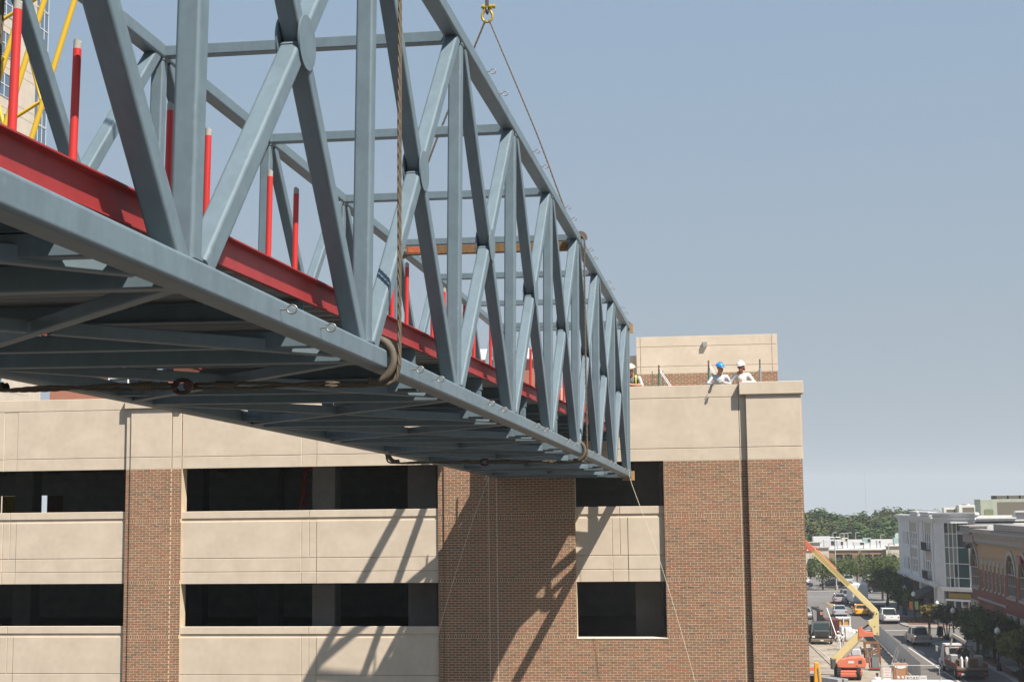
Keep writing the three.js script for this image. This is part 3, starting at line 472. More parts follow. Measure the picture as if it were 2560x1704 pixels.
{
  // white three-storey corner building; local x = Z + 200, local z = 29.6 - X
  const t = facadeGroup('white_corner_building', 'white three-storey shop building with a glazed corner, across the side street', 29.6, -200);
  const x0 = -17.5, x1 = 14.9, big = [[-1.6, 5.0], [8.0, 15.2]];
  const holes = [], wins = [];
  for (const [ya, yb] of [[5.7, 7.5], [9.2, 11.0]]) {
    for (const x of [-12.6, -11.1, -9.7, -8.1]) wins.push([x - (x === -8.1 ? 0.55 : 0.28), x + (x === -8.1 ? 0.55 : 0.28), ya, yb, 1, 1]);
    for (const x of [-4.3, -2.9, -1.5, -0.1]) wins.push([x - 0.42, x + 0.42, ya, yb, 1, 2]);
    wins.push([4.2, 4.6, ya, yb, 1, 1]);
    for (const x of [7.6, 9.1, 10.7]) wins.push([x - 0.5, x + 0.5, ya - 0.3, yb + 0.1, 1, 2]);
    for (const x of [13.6, 14.25]) wins.push([x - 0.2, x + 0.2, ya + 0.2, yb + 0.2, 1, 1]);
  }
  for (const w of wins) holes.push(w.slice(0, 4));
  obj('wall', [wallHoles(x0, x1, 4.7, 12.6, 0, 0.35, holes), bx(x0, x1, 0, 4.7, -1.2, -0.9), bx(x0, x1, 0, 12.5, -12, -1.3), bx(x1, 18.5, 0, 12.5, -12, -5.2)], eifs, t);
  for (const w of wins) pane(t, w[0], w[1], w[2], w[3], -0.02, trimW, tint, w[4], w[5]);
  for (const [a, b, yb] of [[-1.6, 4.9, 12.45], [7.3, 13.2, 12.45], [-5.3, 0.6, 12.35]].slice(1)) obj('stucco_panel', [bx(a, b, 11.1, yb, 0.004, 0.05), bx(a, b, 7.7, 8.9, 0.004, 0.05)], eifsTan, t);
  for (const x of [5.3, 13.0, -6.0, 1.2]) obj('pilaster', cbx(x, x + 0.75, 4.9, 12.6, 0.004, 0.16, 0.02), eifs, t);
  obj('cornice', cornice(x0, x1, 12.6, 0, [[0, 0.2, 0.15], [0.2, 0.25, 0.35], [0.45, 0.2, 0.5], [0.65, 0.12, 0.25]]), eifs, t);
  for (const [a, b] of [[-3.1, 3.9], [6.05, 13.4]]) obj('parapet_block', [cbx(a, b, 13.3, 13.72, -0.6, 0.35, 0.02), cbx(a - 0.12, b + 0.12, 13.72, 13.86, -0.7, 0.47, 0.02)], eifs, t);
  obj('roof_screen', bx(x0 + 0.2, 2, 13.3, 14.05, -3.4, -3.1), trimW, t);
  obj('base_cornice', cornice(x0, x1, 4.55, 0, [[0, 0.25, 0.2], [0.25, 0.25, 0.42], [0.5, 0.15, 0.3]]), eifs, t);
  for (const ya of [5.35, 8.95]) { const bal = obj('balcony_railing', [bx(6.9, 11.5, ya + 1.0, ya + 1.06, 0.5, 0.56), bx(6.9, 11.5, ya, ya + 0.06, 0.0, 0.6)], iron, t); for (let x = 6.95; x < 11.5; x += 0.16) obj('baluster', bx(x, x + 0.03, ya + 0.06, ya + 1.0, 0.515, 0.545), iron, bal); }
  // ground floor: piers, shopfronts, awnings
  for (const x of [-17.3, -11, -5.2, 1.0, 5.6, 12.4]) obj('shop_pier', cbx(x, x + 0.9, 0.13, 4.55, -0.9, 0.05, 0.02), x < 0 ? M(lin(0.20, 0.13, 0.10), 0.9, { map: T.brick }) : eifs, t);
  for (const [a, b] of [[-16.4, -11], [-10.1, -5.2], [-4.3, 1], [1.9, 5.6], [6.5, 12.4]]) pane(t, a, b, 0.5, 3.6, -0.5, M(lin(0.07, 0.06, 0.06), 0.6), tint, 3, 2);
  for (const [a, b, y] of [[-10, -4.6, 3.5], [6.2, 12.6, 3.35]]) { const aw = obj('awning', prism([[0.05, y + 0.9], [1.9, y], [1.9, y - 0.28], [0.05, y - 0.28]], b - a).rotateY(-Math.PI / 2).translate((a + b) / 2, 0, 0).scale(1, 1, 1), awn, t); }
  // chamfered glazed corner, from (29.6,-185.1) to (33.7,-181)
  const cl = Math.hypot(4.1, 4.1);
  // corner frame: u along the chamfer (0..5.8), out = towards the junction
  const cm = new THREE.Matrix4().makeBasis(V(Math.SQRT1_2, 0, -Math.SQRT1_2), V(0, 1, 0), V(Math.SQRT1_2, 0, Math.SQRT1_2)).setPosition(14.9, 0, 0);
  const C = g => g.applyMatrix4(cm);
  obj('corner_wall', [C(bx(0, 1.35, 4.6, 12.6, -0.3, 0)), C(bx(4.85, cl, 4.6, 12.6, -0.3, 0)), C(bx(1.35, 4.85, 12.55, 12.6, -0.3, 0)), C(bx(0, 1.0, 0.13, 4.6, -0.3, 0)), C(bx(0, cl, 0, 12.5, -2.2, -1.9))], eifs, t);
  obj('corner_cornice', cornice(0, cl, 12.6, 0, [[0, 0.3, 0.12], [0.3, 0.25, 0.3], [0.55, 0.35, 0.15], [0.9, 0.2, 0.5], [1.1, 0.1, 0.4]]).map(C), eifs, t);
  obj('corner_band', cornice(0.9, cl, 4.2, 0, [[0, 0.35, 0.12], [0.35, 0.15, 0.3]]).map(C), trimW, t);
  const us = [1.35, 2.0, 2.6, 3.2, 4.85], ys = [4.65, 5.82, 7.55, 9.52, 11.2, 12.55];
  const cf = obj('corner_window', [...us.map(u => C(bx(u - 0.04, u + 0.04, 4.65, 12.55, -0.12, 0.02))), ...ys.map(y => C(bx(1.35, 4.85, y - 0.04, y + 0.04, -0.115, 0.025)))], trimW, t);
  const gms = [tintG, tint, M(lin(0.10, 0.12, 0.10), 0.15), M(lin(0.16, 0.17, 0.15), 0.2), M(lin(0.22, 0.21, 0.16), 0.3)];
  for (let i = 0; i < 4; i++) for (let j = 0; j < 5; j++) obj('pane', C(bx(us[i] + 0.02, us[i + 1] - 0.02, ys[j] + 0.02, ys[j + 1] - 0.02, -0.1, -0.07)), i === 3 ? (j === 3 ? tint : tintG) : gms[[4, 2, 1, 3, 3][(i * 2 + j * 3) % 5] % 5], cf);
  // shop entrance under the corner
  obj('entrance_sign', C(bx(1.6, 4.75, 3.35, 3.95, -0.25, -0.1)), M(lin(0.30, 0.20, 0.03), 0.7), t);
  const ed = obj('entrance_front', [C(bx(1.1, 5.4, 0.13, 0.5, -0.3, -0.1)), C(bx(1.1, 5.4, 3.0, 3.25, -0.3, -0.05)), ...[1.1, 2.4, 3.4, 4.4, 5.3].map(u => C(bx(u, u + 0.1, 0.13, 3.2, -0.3, -0.06)))], trimW, t);
  for (const u of [1.2, 2.5, 4.5]) obj('pane', C(bx(u, u + 0.9, 0.5, 3.0, -0.26, -0.22)), tint, ed);
  obj('entrance_door', C(bx(3.5, 4.4, 0.14, 2.6, -0.24, -0.16)), M(lin(0.25, 0.10, 0.03), 0.6), t);
  // sunlit wall along the side street: world z = -181, X from 33.7
  const sideG = (X0, X1, y0, y1, z0, z1) => bx(19 + z0, 19 + z1, y0, y1, 29.6 - X1, 29.6 - X0);
  obj('side_wall', [sideG(33.7, 62, 0, 12.7, -0.4, 0), sideG(33.7, 38.6, 12.7, 13.0, -0.4, 0.1), sideG(33.7, 38.6, 13.0, 13.2, -0.5, 0.3), sideG(33.7, 38.6, 13.2, 13.42, -0.5, 0.12), sideG(38.6, 62, 12.7, 13.6, -0.5, 0.06), sideG(38.5, 62, 13.6, 13.75, -0.5, 0.3), sideG(38.5, 62, 13.75, 13.95, -0.5, 0.45)], eifs, t);
  for (const x of [35.3, 36.9, 38.4]) obj('wall_joint', sideG(x, x + 0.03, 8, 12.7, 0.001, 0.006), M(lin(0.5, 0.49, 0.47), 0.9), t);
  obj('roof', bx(x0, 19, 12.5, 12.7, -32, -1.3), M(lin(0.5, 0.5, 0.5), 0.9), t);
  // rooftop plant
  const plant = (X0, X1, z0, z1, y0, y1, m, lab, fan) => { const q = thing('rooftop_unit', lab, 'roof unit', [(X0 + X1) / 2, y0, (z0 + z1) / 2], 0, 'rooftop air units'); const a = (X1 - X0) / 2, b = (z1 - z0) / 2, h = y1 - y0; obj('housing', cbx(-a, a, 0.05, h, -b, b, 0.03), m, q); obj('grille', bx(-a * 0.55, a * 0.9, h * 0.2, h * 0.85, b, b + 0.02), M(lin(0.12, 0.105, 0.08), 0.8), q); obj('curb', bx(-a * 0.9, a * 0.9, -0.12, 0.05, -b * 0.9, b * 0.9), mat.galv, q); if (fan) obj('fan_cowl', new THREE.CylinderGeometry(b * 0.55, b * 0.6, 0.16, 18).translate(a * 0.2, h + 0.06, 0), mat.galv, q); return q; };
  const buff = M(lin(0.52, 0.50, 0.44), 0.7), sage = M(lin(0.34, 0.36, 0.28), 0.75, { map: T.precast });
  plant(31.4, 32.9, -190, -188.5, 12.82, 14.35, buff, 'small buff air unit behind the white cornice'); plant(33.0, 35.0, -189, -187, 12.82, 14.65, buff, 'larger buff air unit with a round fan on the white roof', true);
  const cp = plant(36.6, 46, -196, -192, 12.82, 15.35, sage, 'long sage green rooftop plant with condenser coils on top');
  for (let i = 0; i < 5; i++) obj('condenser', cbx(-2.6 + i * 1.5, -1.3 + i * 1.5, 2.53, 3.0, -1.6, 1.9, 0.02), M(lin(0.10, 0.095, 0.08), 0.8), cp);
  obj('access_door', bx(-4.2, -3.1, 0.1, 1.25, 2.03, 2.06), M(lin(0.14, 0.16, 0.08), 0.7), cp); for (let i = 1; i < 7; i++) obj('seam', bx(-4.7 + i * 1.33, -4.67 + i * 1.33, 0.1, 2.5, 2.001, 2.012), M(lin(0.26, 0.28, 0.22), 0.7), cp);
}
{
  // red brick and stucco building at the right; local x = Z + 140, local z = 29.8 - X
  const t = facadeGroup('brick_shop_building', 'red brick and tan stucco shop building with arched windows at the right edge', 29.8, -140);
  const rb = M(lin(0.215, 0.075, 0.050), 0.92, { map: T.brick }), stucco = M(lin(0.40, 0.27, 0.155), 0.88, { map: T.precast }), stone = M(lin(0.36, 0.33, 0.30), 0.85, { map: T.concrete }), stoneD = M(lin(0.30, 0.27, 0.25), 0.85, { map: T.concrete });
  const arches = [[-22.9, -19.0], [-4.9, -1.2], [0.4, 4.1], [18.5, 22.2], [24, 27.7]], slits = []; for (let i = 0; i < 6; i++) { slits.push([-16.85 + i * 1.98, -16.05 + i * 1.98]); slits.push([6.2 + i * 1.98, 7 + i * 1.98]); }
  const holes = [...arches.map(([a, b]) => [a, b, 6.05, (8.2), 1]), ...slits.map(([a, b]) => [a, b, 6.15, 8.7])];
  const shops = [[-17.8, -12.1], [-5.6, -1.4], [0.2, 4.4], [6, 12], [13, 19], [20, 26]];
  const lower = wallHoles(-23.1, 30, 4.4, 8.02, 0, 0.4, [...arches.map(([a, b]) => [a, b, 6.05, 8.0]), ...slits.map(([a, b]) => [a, b, 6.15, 8.0])]);
  const upper = wallHoles(-23.1, 30, 8.03, 10.8, 0, 0.4, [...arches.map(([a, b]) => [a + 0.001, b - 0.001, 8.031, 8.2, 1]), ...slits.map(([a, b]) => [a, b, 8.031, 8.7])]);
  obj('brick_wall', [lower, wallHoles(-23.1, 30, 0, 4.39, 0, 0.4, shops.map(([a, b]) => [a, b, 0.14, 3.7])), bx(-23.1, -22.7, 0, 10.8, -30, -0.41)], rb, t);
  obj('stucco_wall', upper, stucco, t); obj('core', bx(-22.6, 30, 0, 11.5, -30, -1.1), mat.darkConcrete, t);
  for (const [a, b] of arches) {
    const c = (a + b) / 2, r = (b - a) / 2, fr = obj('arched_window', [bx(a, b, 8.1, 8.22, -0.2, -0.05), bx(a, b, 6.05, 6.2, -0.2, -0.05), bx(a, b, 7.1, 7.18, -0.2, -0.06), ...[0.25, 0.5, 0.75].map(q => bx(a + (b - a) * q - 0.04, a + (b - a) * q + 0.04, 6.2, 8.1, -0.19, -0.055)), bx(a, a + 0.12, 6.05, 8.2, -0.2, -0.05), bx(b - 0.12, b, 6.05, 8.2, -0.2, -0.05), bx(c - 0.04, c + 0.04, 8.22, 8.2 + r * 0.95, -0.18, -0.07), bar(V(c, 8.2, -0.12), V(c - r * 0.68, 8.2 + r * 0.68, -0.12), 0.07, 0.07, 0.01), bar(V(c, 8.2, -0.12), V(c + r * 0.68, 8.2 + r * 0.68, -0.12), 0.07, 0.07, 0.01)], stone, t);
    const s = new THREE.Shape(); s.moveTo(a + 0.05, 6.1); s.lineTo(b - 0.05, 6.1); s.lineTo(b - 0.05, 8.2); s.absarc(c, 8.2, r - 0.05, 0, Math.PI, false); s.lineTo(a + 0.05, 6.1);
    obj('glass', new THREE.ExtrudeGeometry(s, { depth: 0.03, bevelEnabled: false }).translate(0, 0, -0.24), tint, fr);
    const su = new THREE.Shape(); su.absarc(c, 8.2, r + 0.42, 0, Math.PI, false); su.lineTo(a, 8.2); su.absarc(c, 8.2, r, Math.PI, 0, true);
    obj('arch_surround', new THREE.ExtrudeGeometry(su, { depth: 0.1, bevelEnabled: true, bevelSize: 0.02, bevelThickness: 0.02, bevelSegments: 1 }).translate(0, 0, 0.002), stone, t);
    obj('stone_sill', cbx(a - 0.15, b + 0.15, 5.8, 6.05, -0.2, 0.14, 0.02), stone, t);
  }
  for (const [a, b] of slits) { pane(t, a, b, 6.15, 8.7, -0.03, stone, tint, 1, 3); obj('stone_sill', cbx(a - 0.1, b + 0.1, 5.95, 6.14, -0.2, 0.12, 0.015), stone, t); obj('stone_lintel', cbx(a - 0.12, b + 0.12, 8.71, 9.0, -0.2, 0.08, 0.015), stone, t); }
  obj('stone_band', cbx(-17.6, -4.9, 9.02, 9.14, 0.002, 0.1, 0.02), stone, t);
  obj('string_course', bx(-23.1, 30, 9.36, 9.42, 0.002, 0.05), stoneD, t); for (const x of [-19.0, -18.0]) obj('wall_joint', bx(x, x + 0.04, 8.1, 10.75, 0.0, 0.008), M(lin(0.22, 0.15, 0.09), 0.9), t);
  obj('cornice', [...cornice(-23.1, 30, 10.75, 0, [[0, 0.12, 0.18], [0.12, 0.1, 0.28]]), bx(-23.2, 30, 10.97, 11.6, -0.4, 0.42), ...cornice(-23.1, 30, 11.6, 0, [[0, 0.3, 0.62], [0.3, 0.25, 0.85], [0.55, 0.16, 0.7]])], stoneD, t);
  obj('corner_pier', [cbx(-24.0, -18.9, 10.5, 10.75, -0.7, 0.3, 0.02), cbx(-24.2, -18.7, 10.76, 11.7, -0.8, 0.55, 0.03), cbx(-24.9, -18.2, 11.71, 11.95, -1.2, 1.0, 0.03), cbx(-24.6, -18.5, 11.96, 12.45, -1.0, 0.75, 0.03), cbx(-24.8, -18.3, 12.46, 12.6, -1.1, 0.9, 0.02)], stoneD, t);
  obj('parapet_step', [cbx(-7.4, 30, 12.32, 12.95, -0.8, 0.55, 0.03)], stoneD, t);
  obj('rear_parapet', [bx(-7, 30, 12.3, 13.9, -3.2, -3.0), bx(-2.2, -1.6, 12.95, 13.8, -3.0, -2.2)], M(lin(0.34, 0.27, 0.235), 0.9, { map: T.precast }), t);
  obj('stone_band', cbx(-19.4, -5.4, 4.9, 5.12, 0.002, 0.14, 0.02), stone, t);
  obj('sign_panel', [cbx(-23.6, -19.3, 3.75, 4.65, 0.002, 0.12, 0.02)], M(lin(0.36, 0.29, 0.2), 0.85), t); obj('sign_letter', bx(-21.3, -20.8, 3.95, 4.45, 0.122, 0.14), mat.black, t);
  for (const [a, b] of shops) { pane(t, a, b, 0.5, 3.7, -0.3, M(lin(0.10, 0.09, 0.085), 0.7), tint, 3, 2); if (a > -12) obj('shop_lintel', cbx(a - 0.1, b + 0.1, 3.72, 4.38, -0.3, 0.06, 0.02), stone, t); }
  const cv = obj('shop_canopy', prism([[0, 3.4], [1.5, 2.3], [1.5, 2.2], [0, 3.2]], 3.9).rotateY(-Math.PI / 2).translate(2.4, 0, 0), M(lin(0.42, 0.42, 0.42), 0.8), t);
  const oval = thing('oval_sign', 'grey-white oval shop sign projecting over the pavement above the trees', 'sign', [28.8, 3.35, -147.6], 0); obj('board', new THREE.CylinderGeometry(0.62, 0.62, 0.12, 32).rotateX(Math.PI / 2).scale(1.25, 0.62, 1), M(lin(0.5, 0.5, 0.5), 0.7), oval); obj('bracket', rod(V(0.2, 0, 0), V(1.0, 0.1, 0), 0.03, 0.03), iron, oval);
  const neon = thing('facade_sign', 'grey and red block sign high on the tan stucco at the right edge', 'sign', [29.7, 9.75, -138.6], -Math.PI / 2);
  for (let i = 0; i < 4; i++) obj('letter_box', cbx(-0.9 + i * 0.48, -0.5 + i * 0.48, -0.42, 0.42, 0, 0.2, 0.03), i < 3 ? M(lin(0.16, 0.17, 0.18), 0.6) : M(lin(0.4, 0.05, 0.04), 0.6), neon);
  const ledge = thing('wall_lamp', 'black bracket lamp under the stone pier of the brick building', 'lamp', [29.5, 10.25, -161.5], -Math.PI / 2); obj('arm', bx(-1.2, 1.4, 0.25, 0.32, 0.1, 0.5), iron, ledge); obj('shade', cbx(-1.5, 0.4, -0.1, 0.2, 0.05, 0.5, 0.04), mat.black, ledge);
}
{
  // far single-storey shopping strip
  const t = thing('shopping_strip', 'low tan shopping strip with cream arched towers beyond the car park', 'building', [30, 0, -300]);
  const tan = M(lin(0.33, 0.20, 0.125), 0.9, { map: T.precast }), crm = M(lin(0.62, 0.55, 0.44), 0.85, { map: T.precast }), cap = M(lin(0.36, 0.34, 0.26), 0.85), gl = M(lin(0.045, 0.04, 0.042), 0.25), wr = M(lin(0.5, 0.49, 0.48), 0.9);
  const X = x => x - 30;
  obj('cream_tower', [wallHoles(X(12), X(25.1), 0, 6.85, 0.6, 0.5, [[X(22.4), X(24.0), 0.01, 3.0, 1], [X(19), X(21), 0.01, 3.0, 1]]), wallHoles(X(25.15), X(26.8), 0, 5.8, 0.55, 0.5, [[X(25.3), X(26.4), 0.01, 3.4, 1]])], crm, t);
  obj('tower_cap', [cbx(X(11.8), X(25.45), 6.86, 7.1, -0.2, 0.9, 0.04), cbx(X(24.9), X(27), 5.81, 6.05, -0.2, 0.85, 0.04)], cap, t);
  obj('tan_wall', [wallHoles(X(26.85), X(32.7), 0, 5.25, 0, 0.4, [[X(28.05), X(29.6), 0.2, 4.5], [X(29.95), X(31.45), 0.2, 4.5]]), wallHoles(X(33.3), X(38.15), 0, 5.25, 0, 0.4, [[X(33.9), X(35.45), 0.2, 4.45], [X(35.75), X(37.3), 0.2, 4.45]]), bx(X(32.72), X(33.28), 0, 5.25, -2.5, -0.8)], tan, t);
  obj('tan_cap', [cbx(X(26.8), X(38.2), 5.26, 5.5, -0.3, 0.25, 0.03)], cap, t);
  for (const [a, b] of [[28.05, 29.6], [29.95, 31.45], [33.9, 35.45], [35.75, 37.3]]) pane(t, X(a) + 0.01, X(b) - 0.01, 0.2, 4.48, -0.3, M(lin(0.08, 0.06, 0.05), 0.7), gl, 2, 2);
  for (const x0 of [38.2, 41.6, 45]) obj('cream_arcade', wallHoles(X(x0), X(x0 + 3.38), 0, 5.95, 0.5, 0.5, [[X(x0 + 0.55), X(x0 + 2.2), 0.01, 3.5, 1]]), crm, t);
  obj('arcade_cap', cbx(X(38), X(49), 5.96, 6.2, -0.2, 0.8, 0.04), cap, t); obj('dark_shopfront', bx(X(12), X(48.4), 0, 5, -2.9, -2.6), gl, t); obj('roof', bx(X(12), X(55), 5.0, 5.2, -34, -3), wr, t);
  obj('rear_parapet', [bx(X(27), X(55), 5.2, 6.6, -34.4, -34), bx(X(25.5), X(29.2), 5.2, 7.6, -24, -21)], wr, t);
  // red oval sign with white letters (only the end of the name shows)
  const s = thing('red_oval_sign', 'red oval sign with white lettering on the cream tower', 'sign', [23.1, 5.6, -299.32]);
  obj('board', new THREE.CylinderGeometry(0.5, 0.5, 0.12, 40).rotateX(Math.PI / 2).scale(3.3, 1.0, 1), M(lin(0.45, 0.035, 0.03), 0.5), s);
  for (const [x, h, w] of [[-0.55, 0.28, 0.22], [-0.25, 0.28, 0.2], [0.05, 0.28, 0.2], [0.36, 0.28, 0.2], [0.62, 0.52, 0.1], [0.85, 0.52, 0.1], [1.05, 0.52, 0.1]]) obj('letter', bx(x - w / 2, x + w / 2, -0.26, -0.26 + h, 0.062, 0.09), mat.white, s);
  const units = [[28.2, 7.2, 'boxy pale roof unit at the left of the strip roof', 2.6, 1.5], [30.6, 6.9, 'grey roof unit beside the tall lamp post', 1.4, 1.2], [31.9, 7.4, 'cream roof unit on a stand on the strip roof', 1.3, 0.9], [34.2, 6.7, 'long low grey roof duct', 2.4, 0.8], [36.2, 7.4, 'pale green roof unit on the strip roof', 1.7, 1.1], [39.0, 6.8, 'small white roof vent near the right end', 0.9, 0.7], [42.2, 7.5, 'green roof unit with a round cowl', 1.8, 1.2], [43.9, 7.2, 'white roof unit beside the green cowl', 1.0, 1.0]];
  units.forEach(([x, y, lab, w, h], i) => { const q = thing('roof_unit', lab, 'roof unit', [x, 5.2, -312 - (i % 3) * 3], 0, 'roof units on the shopping strip'); const m = i === 4 || i === 6 ? M(lin(0.27, 0.36, 0.33), 0.6) : i === 2 ? M(lin(0.5, 0.46, 0.36), 0.6) : M(lin(0.46, 0.45, 0.45), 0.6); obj('housing', cbx(-w / 2, w / 2, y - 5.2 - h, y - 5.2, -0.7, 0.7, 0.04), m, q); obj('stand', [-1, 1].map(k => bx(k * w * 0.4 - 0.06, k * w * 0.4 + 0.06, 0, y - 5.2 - h - 0.003, -0.5, 0.5)), mat.galv, q); obj('grille', bx(w * 0.08, w * 0.42, y - 5.2 - h * 0.8, y - 5.2 - h * 0.2, 0.7, 0.72), mat.black, q); if (i === 6) obj('cowl', new THREE.CylinderGeometry(0.62, 0.62, 0.5, 24).rotateX(Math.PI / 2).translate(0.1, y - 5.2 + 0.35, 0), M(lin(0.4, 0.44, 0.42), 0.6), q); });
}
{
  // tall beige building behind the garage at the upper left: its east wall runs away from us
  const t = thing('beige_tower', 'tall beige block with strips of blue windows at the upper left', 'building', [-51.5, 0, -108], Math.PI / 2);   // local x = -(Z+108), local z = X+51.5
  const wall = M(lin(0.58, 0.50, 0.41), 0.88, { map: T.precast }), gl = PG(lin(0.10, 0.15, 0.21), 0.12), fr = M(lin(0.55, 0.56, 0.57), 0.6), jm = M(lin(0.40, 0.33, 0.26), 0.9);
  obj('wall', [bx(-30, -2.3, 0, 82, -24, 0), bx(-2.3, 0, 26.9, 82, -24, -0.5), bx(-2.3, 0, 0, 26.9, -24, -0.002)], wall, t);
  for (let k = 0; k < 16; k++) { const y = 20.4 + k * 3.2; for (const d of [0, 0.75]) obj('wall_joint', bx(-30, -2.3, y + d, y + d + 0.05, 0.001, 0.01), jm, t);
    if (k > 1) pane(t, -2.28, -0.02, y + 0.3, y + 3.45, -0.1, fr, gl, 3, 2);
    for (const x of [-9.4, -12.6, -16]) pane(t, x, x + 2.9, y + 0.85, y + 2.75, 0.02, fr, gl, 3, 2); }
  const low = thing('brick_annex', 'terracotta building with white louvre fins seen over the parapet', 'building', [-22, 0, -66]);
  obj('wall', bx(-9, 14.6, 0, 22.2, -10, 0), M(lin(0.36, 0.15, 0.095), 0.9, { map: T.brick }), low); obj('roof_edge', cbx(-9.2, 14.8, 22.2, 22.7, -10.2, 0.25, 0.03), mat.white, low);
  obj('ledge', bx(-9.2, 14.6, 19.82, 19.95, 0.002, 0.5), mat.white, low); obj('louvre_back', bx(-9.1, 5, 17.4, 19.8, 0.002, 0.06), M(lin(0.5, 0.5, 0.5), 0.8), low); for (let i = 0; i < 54; i++) obj('louvre_fin', bx(-9.0 + i * 0.25, -8.88 + i * 0.25, 17.4, 19.81, 0.06, 0.42), mat.white, low);
  for (let i = 0; i < 5; i++) pane(low, -6 + i * 4, -4 + i * 4, 20.7, 21.8, 0.05, mat.white, tint, 2, 1);
}
// ---------------------------------------------------------------- trees and planting
function leafCloud(clumps, perClump, size, seed, shade = 0.35) {   // many small bent leaf faces; returns geometry with per-leaf colour
  const r = rng(seed), pos = [], nor = [], col = [], n3 = V(0, 0, 0), a = V(0, 0, 0), b = V(0, 0, 0);
  for (const [cx, cy, cz, cr] of clumps) for (let i = 0; i < perClump; i++) {
    const th = r() * 6.283, u = r() * 2 - 1, q = cr * Math.pow(r(), 0.45), s = Math.sqrt(1 - u * u);
    const x = cx + q * s * Math.cos(th), y = cy + q * u * 0.8, z = cz + q * s * Math.sin(th), L = size * (0.6 + 0.8 * r());
    a.set(r() - 0.5, r() - 0.5, r() - 0.5).normalize(); n3.set(s * Math.cos(th) + r() - 0.5, u * 0.6 + 0.5 + r() * 0.5, s * Math.sin(th) + r() - 0.5).normalize(); b.crossVectors(n3, a).normalize(); a.crossVectors(b, n3);
    const c = 1 - shade / 2 + shade * r(), y2 = r() < 0.18 ? 1.25 : 1;
    const P = [[-L, 0], [0, -L * 0.42], [L, 0], [0, L * 0.42]].map(([p, t]) => [x + a.x * p + b.x * t, y + a.y * p + b.y * t, z + a.z * p + b.z * t]);
    for (const k of [0, 1, 2, 0, 2, 3]) { pos.push(...P[k]); nor.push(n3.x, n3.y, n3.z); col.push(c * y2, c, c * 0.9); }
  }
  const g = new THREE.BufferGeometry(); for (const [k, v] of [['position', pos], ['normal', nor], ['color', col]]) g.setAttribute(k, new THREE.Float32BufferAttribute(v, 3)); return g;
}
const leafM = (r, g, b) => new THREE.MeshPhysicalMaterial({ color: lin(r, g, b), roughness: 0.8, vertexColors: true, transmission: 0.25, thickness: 0, side: THREE.DoubleSide, specularIntensity: 0.3 });
const leafDark = leafM(0.070, 0.098, 0.032), leafMid = leafM(0.082, 0.115, 0.034), leafLight = leafM(0.125, 0.150, 0.045), leafFlower = leafM(0.085, 0.10, 0.045), bark = M(lin(0.10, 0.075, 0.055), 0.95, { map: T.wood });
function tree(label, x, z, h, cr, ch, m, seed, trunkH, group, opts = {}) {
  const t = thing(opts.name ?? 'street_tree', label, 'tree', [x, 0.0, z], 0, group), r = rng(seed), n = opts.n ?? 26, cl = [], limbs = [];
  const cy = h - ch / 2;
  for (let i = 0; i < n; i++) { const th = i * 2.399 + r(), u = 1 - 2 * (i + 0.5) / n, s = Math.sqrt(1 - u * u), q = 0.45 + 0.5 * r(); cl.push([cr * q * s * Math.cos(th), cy + ch / 2 * q * u, cr * q * s * Math.sin(th), cr * (0.26 + 0.2 * r())]); }
  obj('crown', leafCloud(cl, opts.per ?? 95, opts.leaf ?? 0.17, seed + 1, 0.5), m, t);
  const tr = trunkH * 0.045 + 0.05, forks = opts.forks ?? 1; const tg = [];
  for (let k = 0; k < forks; k++) { const dx = forks > 1 ? (k - (forks - 1) / 2) * 0.35 : 0; tg.push(rod(V(dx * 0.25, -0.1, 0), V(dx, trunkH, (k % 2 - 0.5) * 0.1 * (forks > 1)), tr * 1.2 / Math.sqrt(forks), tr * 0.75 / Math.sqrt(forks), 9)); }
  obj('trunk', tg, bark, t);
  for (let i = 0; i < 7; i++) { const c = cl[(i * 3) % n]; limbs.push(hose([V(0, trunkH * 0.9, 0), V(c[0] * 0.35, trunkH + (c[1] - trunkH) * 0.55, c[2] * 0.35), V(c[0], c[1], c[2])], tr * 0.32, 8, 5)); }
  obj('limb', limbs, bark, t); t.children[t.children.length - 1].userData.kind = 'stuff';
  if (opts.bloom) obj('blossom', leafCloud(cl.map(c => [c[0], c[1] + 0.1, c[2], c[3] * 1.15]), 9, 0.1, seed + 9, 0.1), leafM(0.45, 0.42, 0.40), t).userData.kind = 'stuff';
  return t;
}
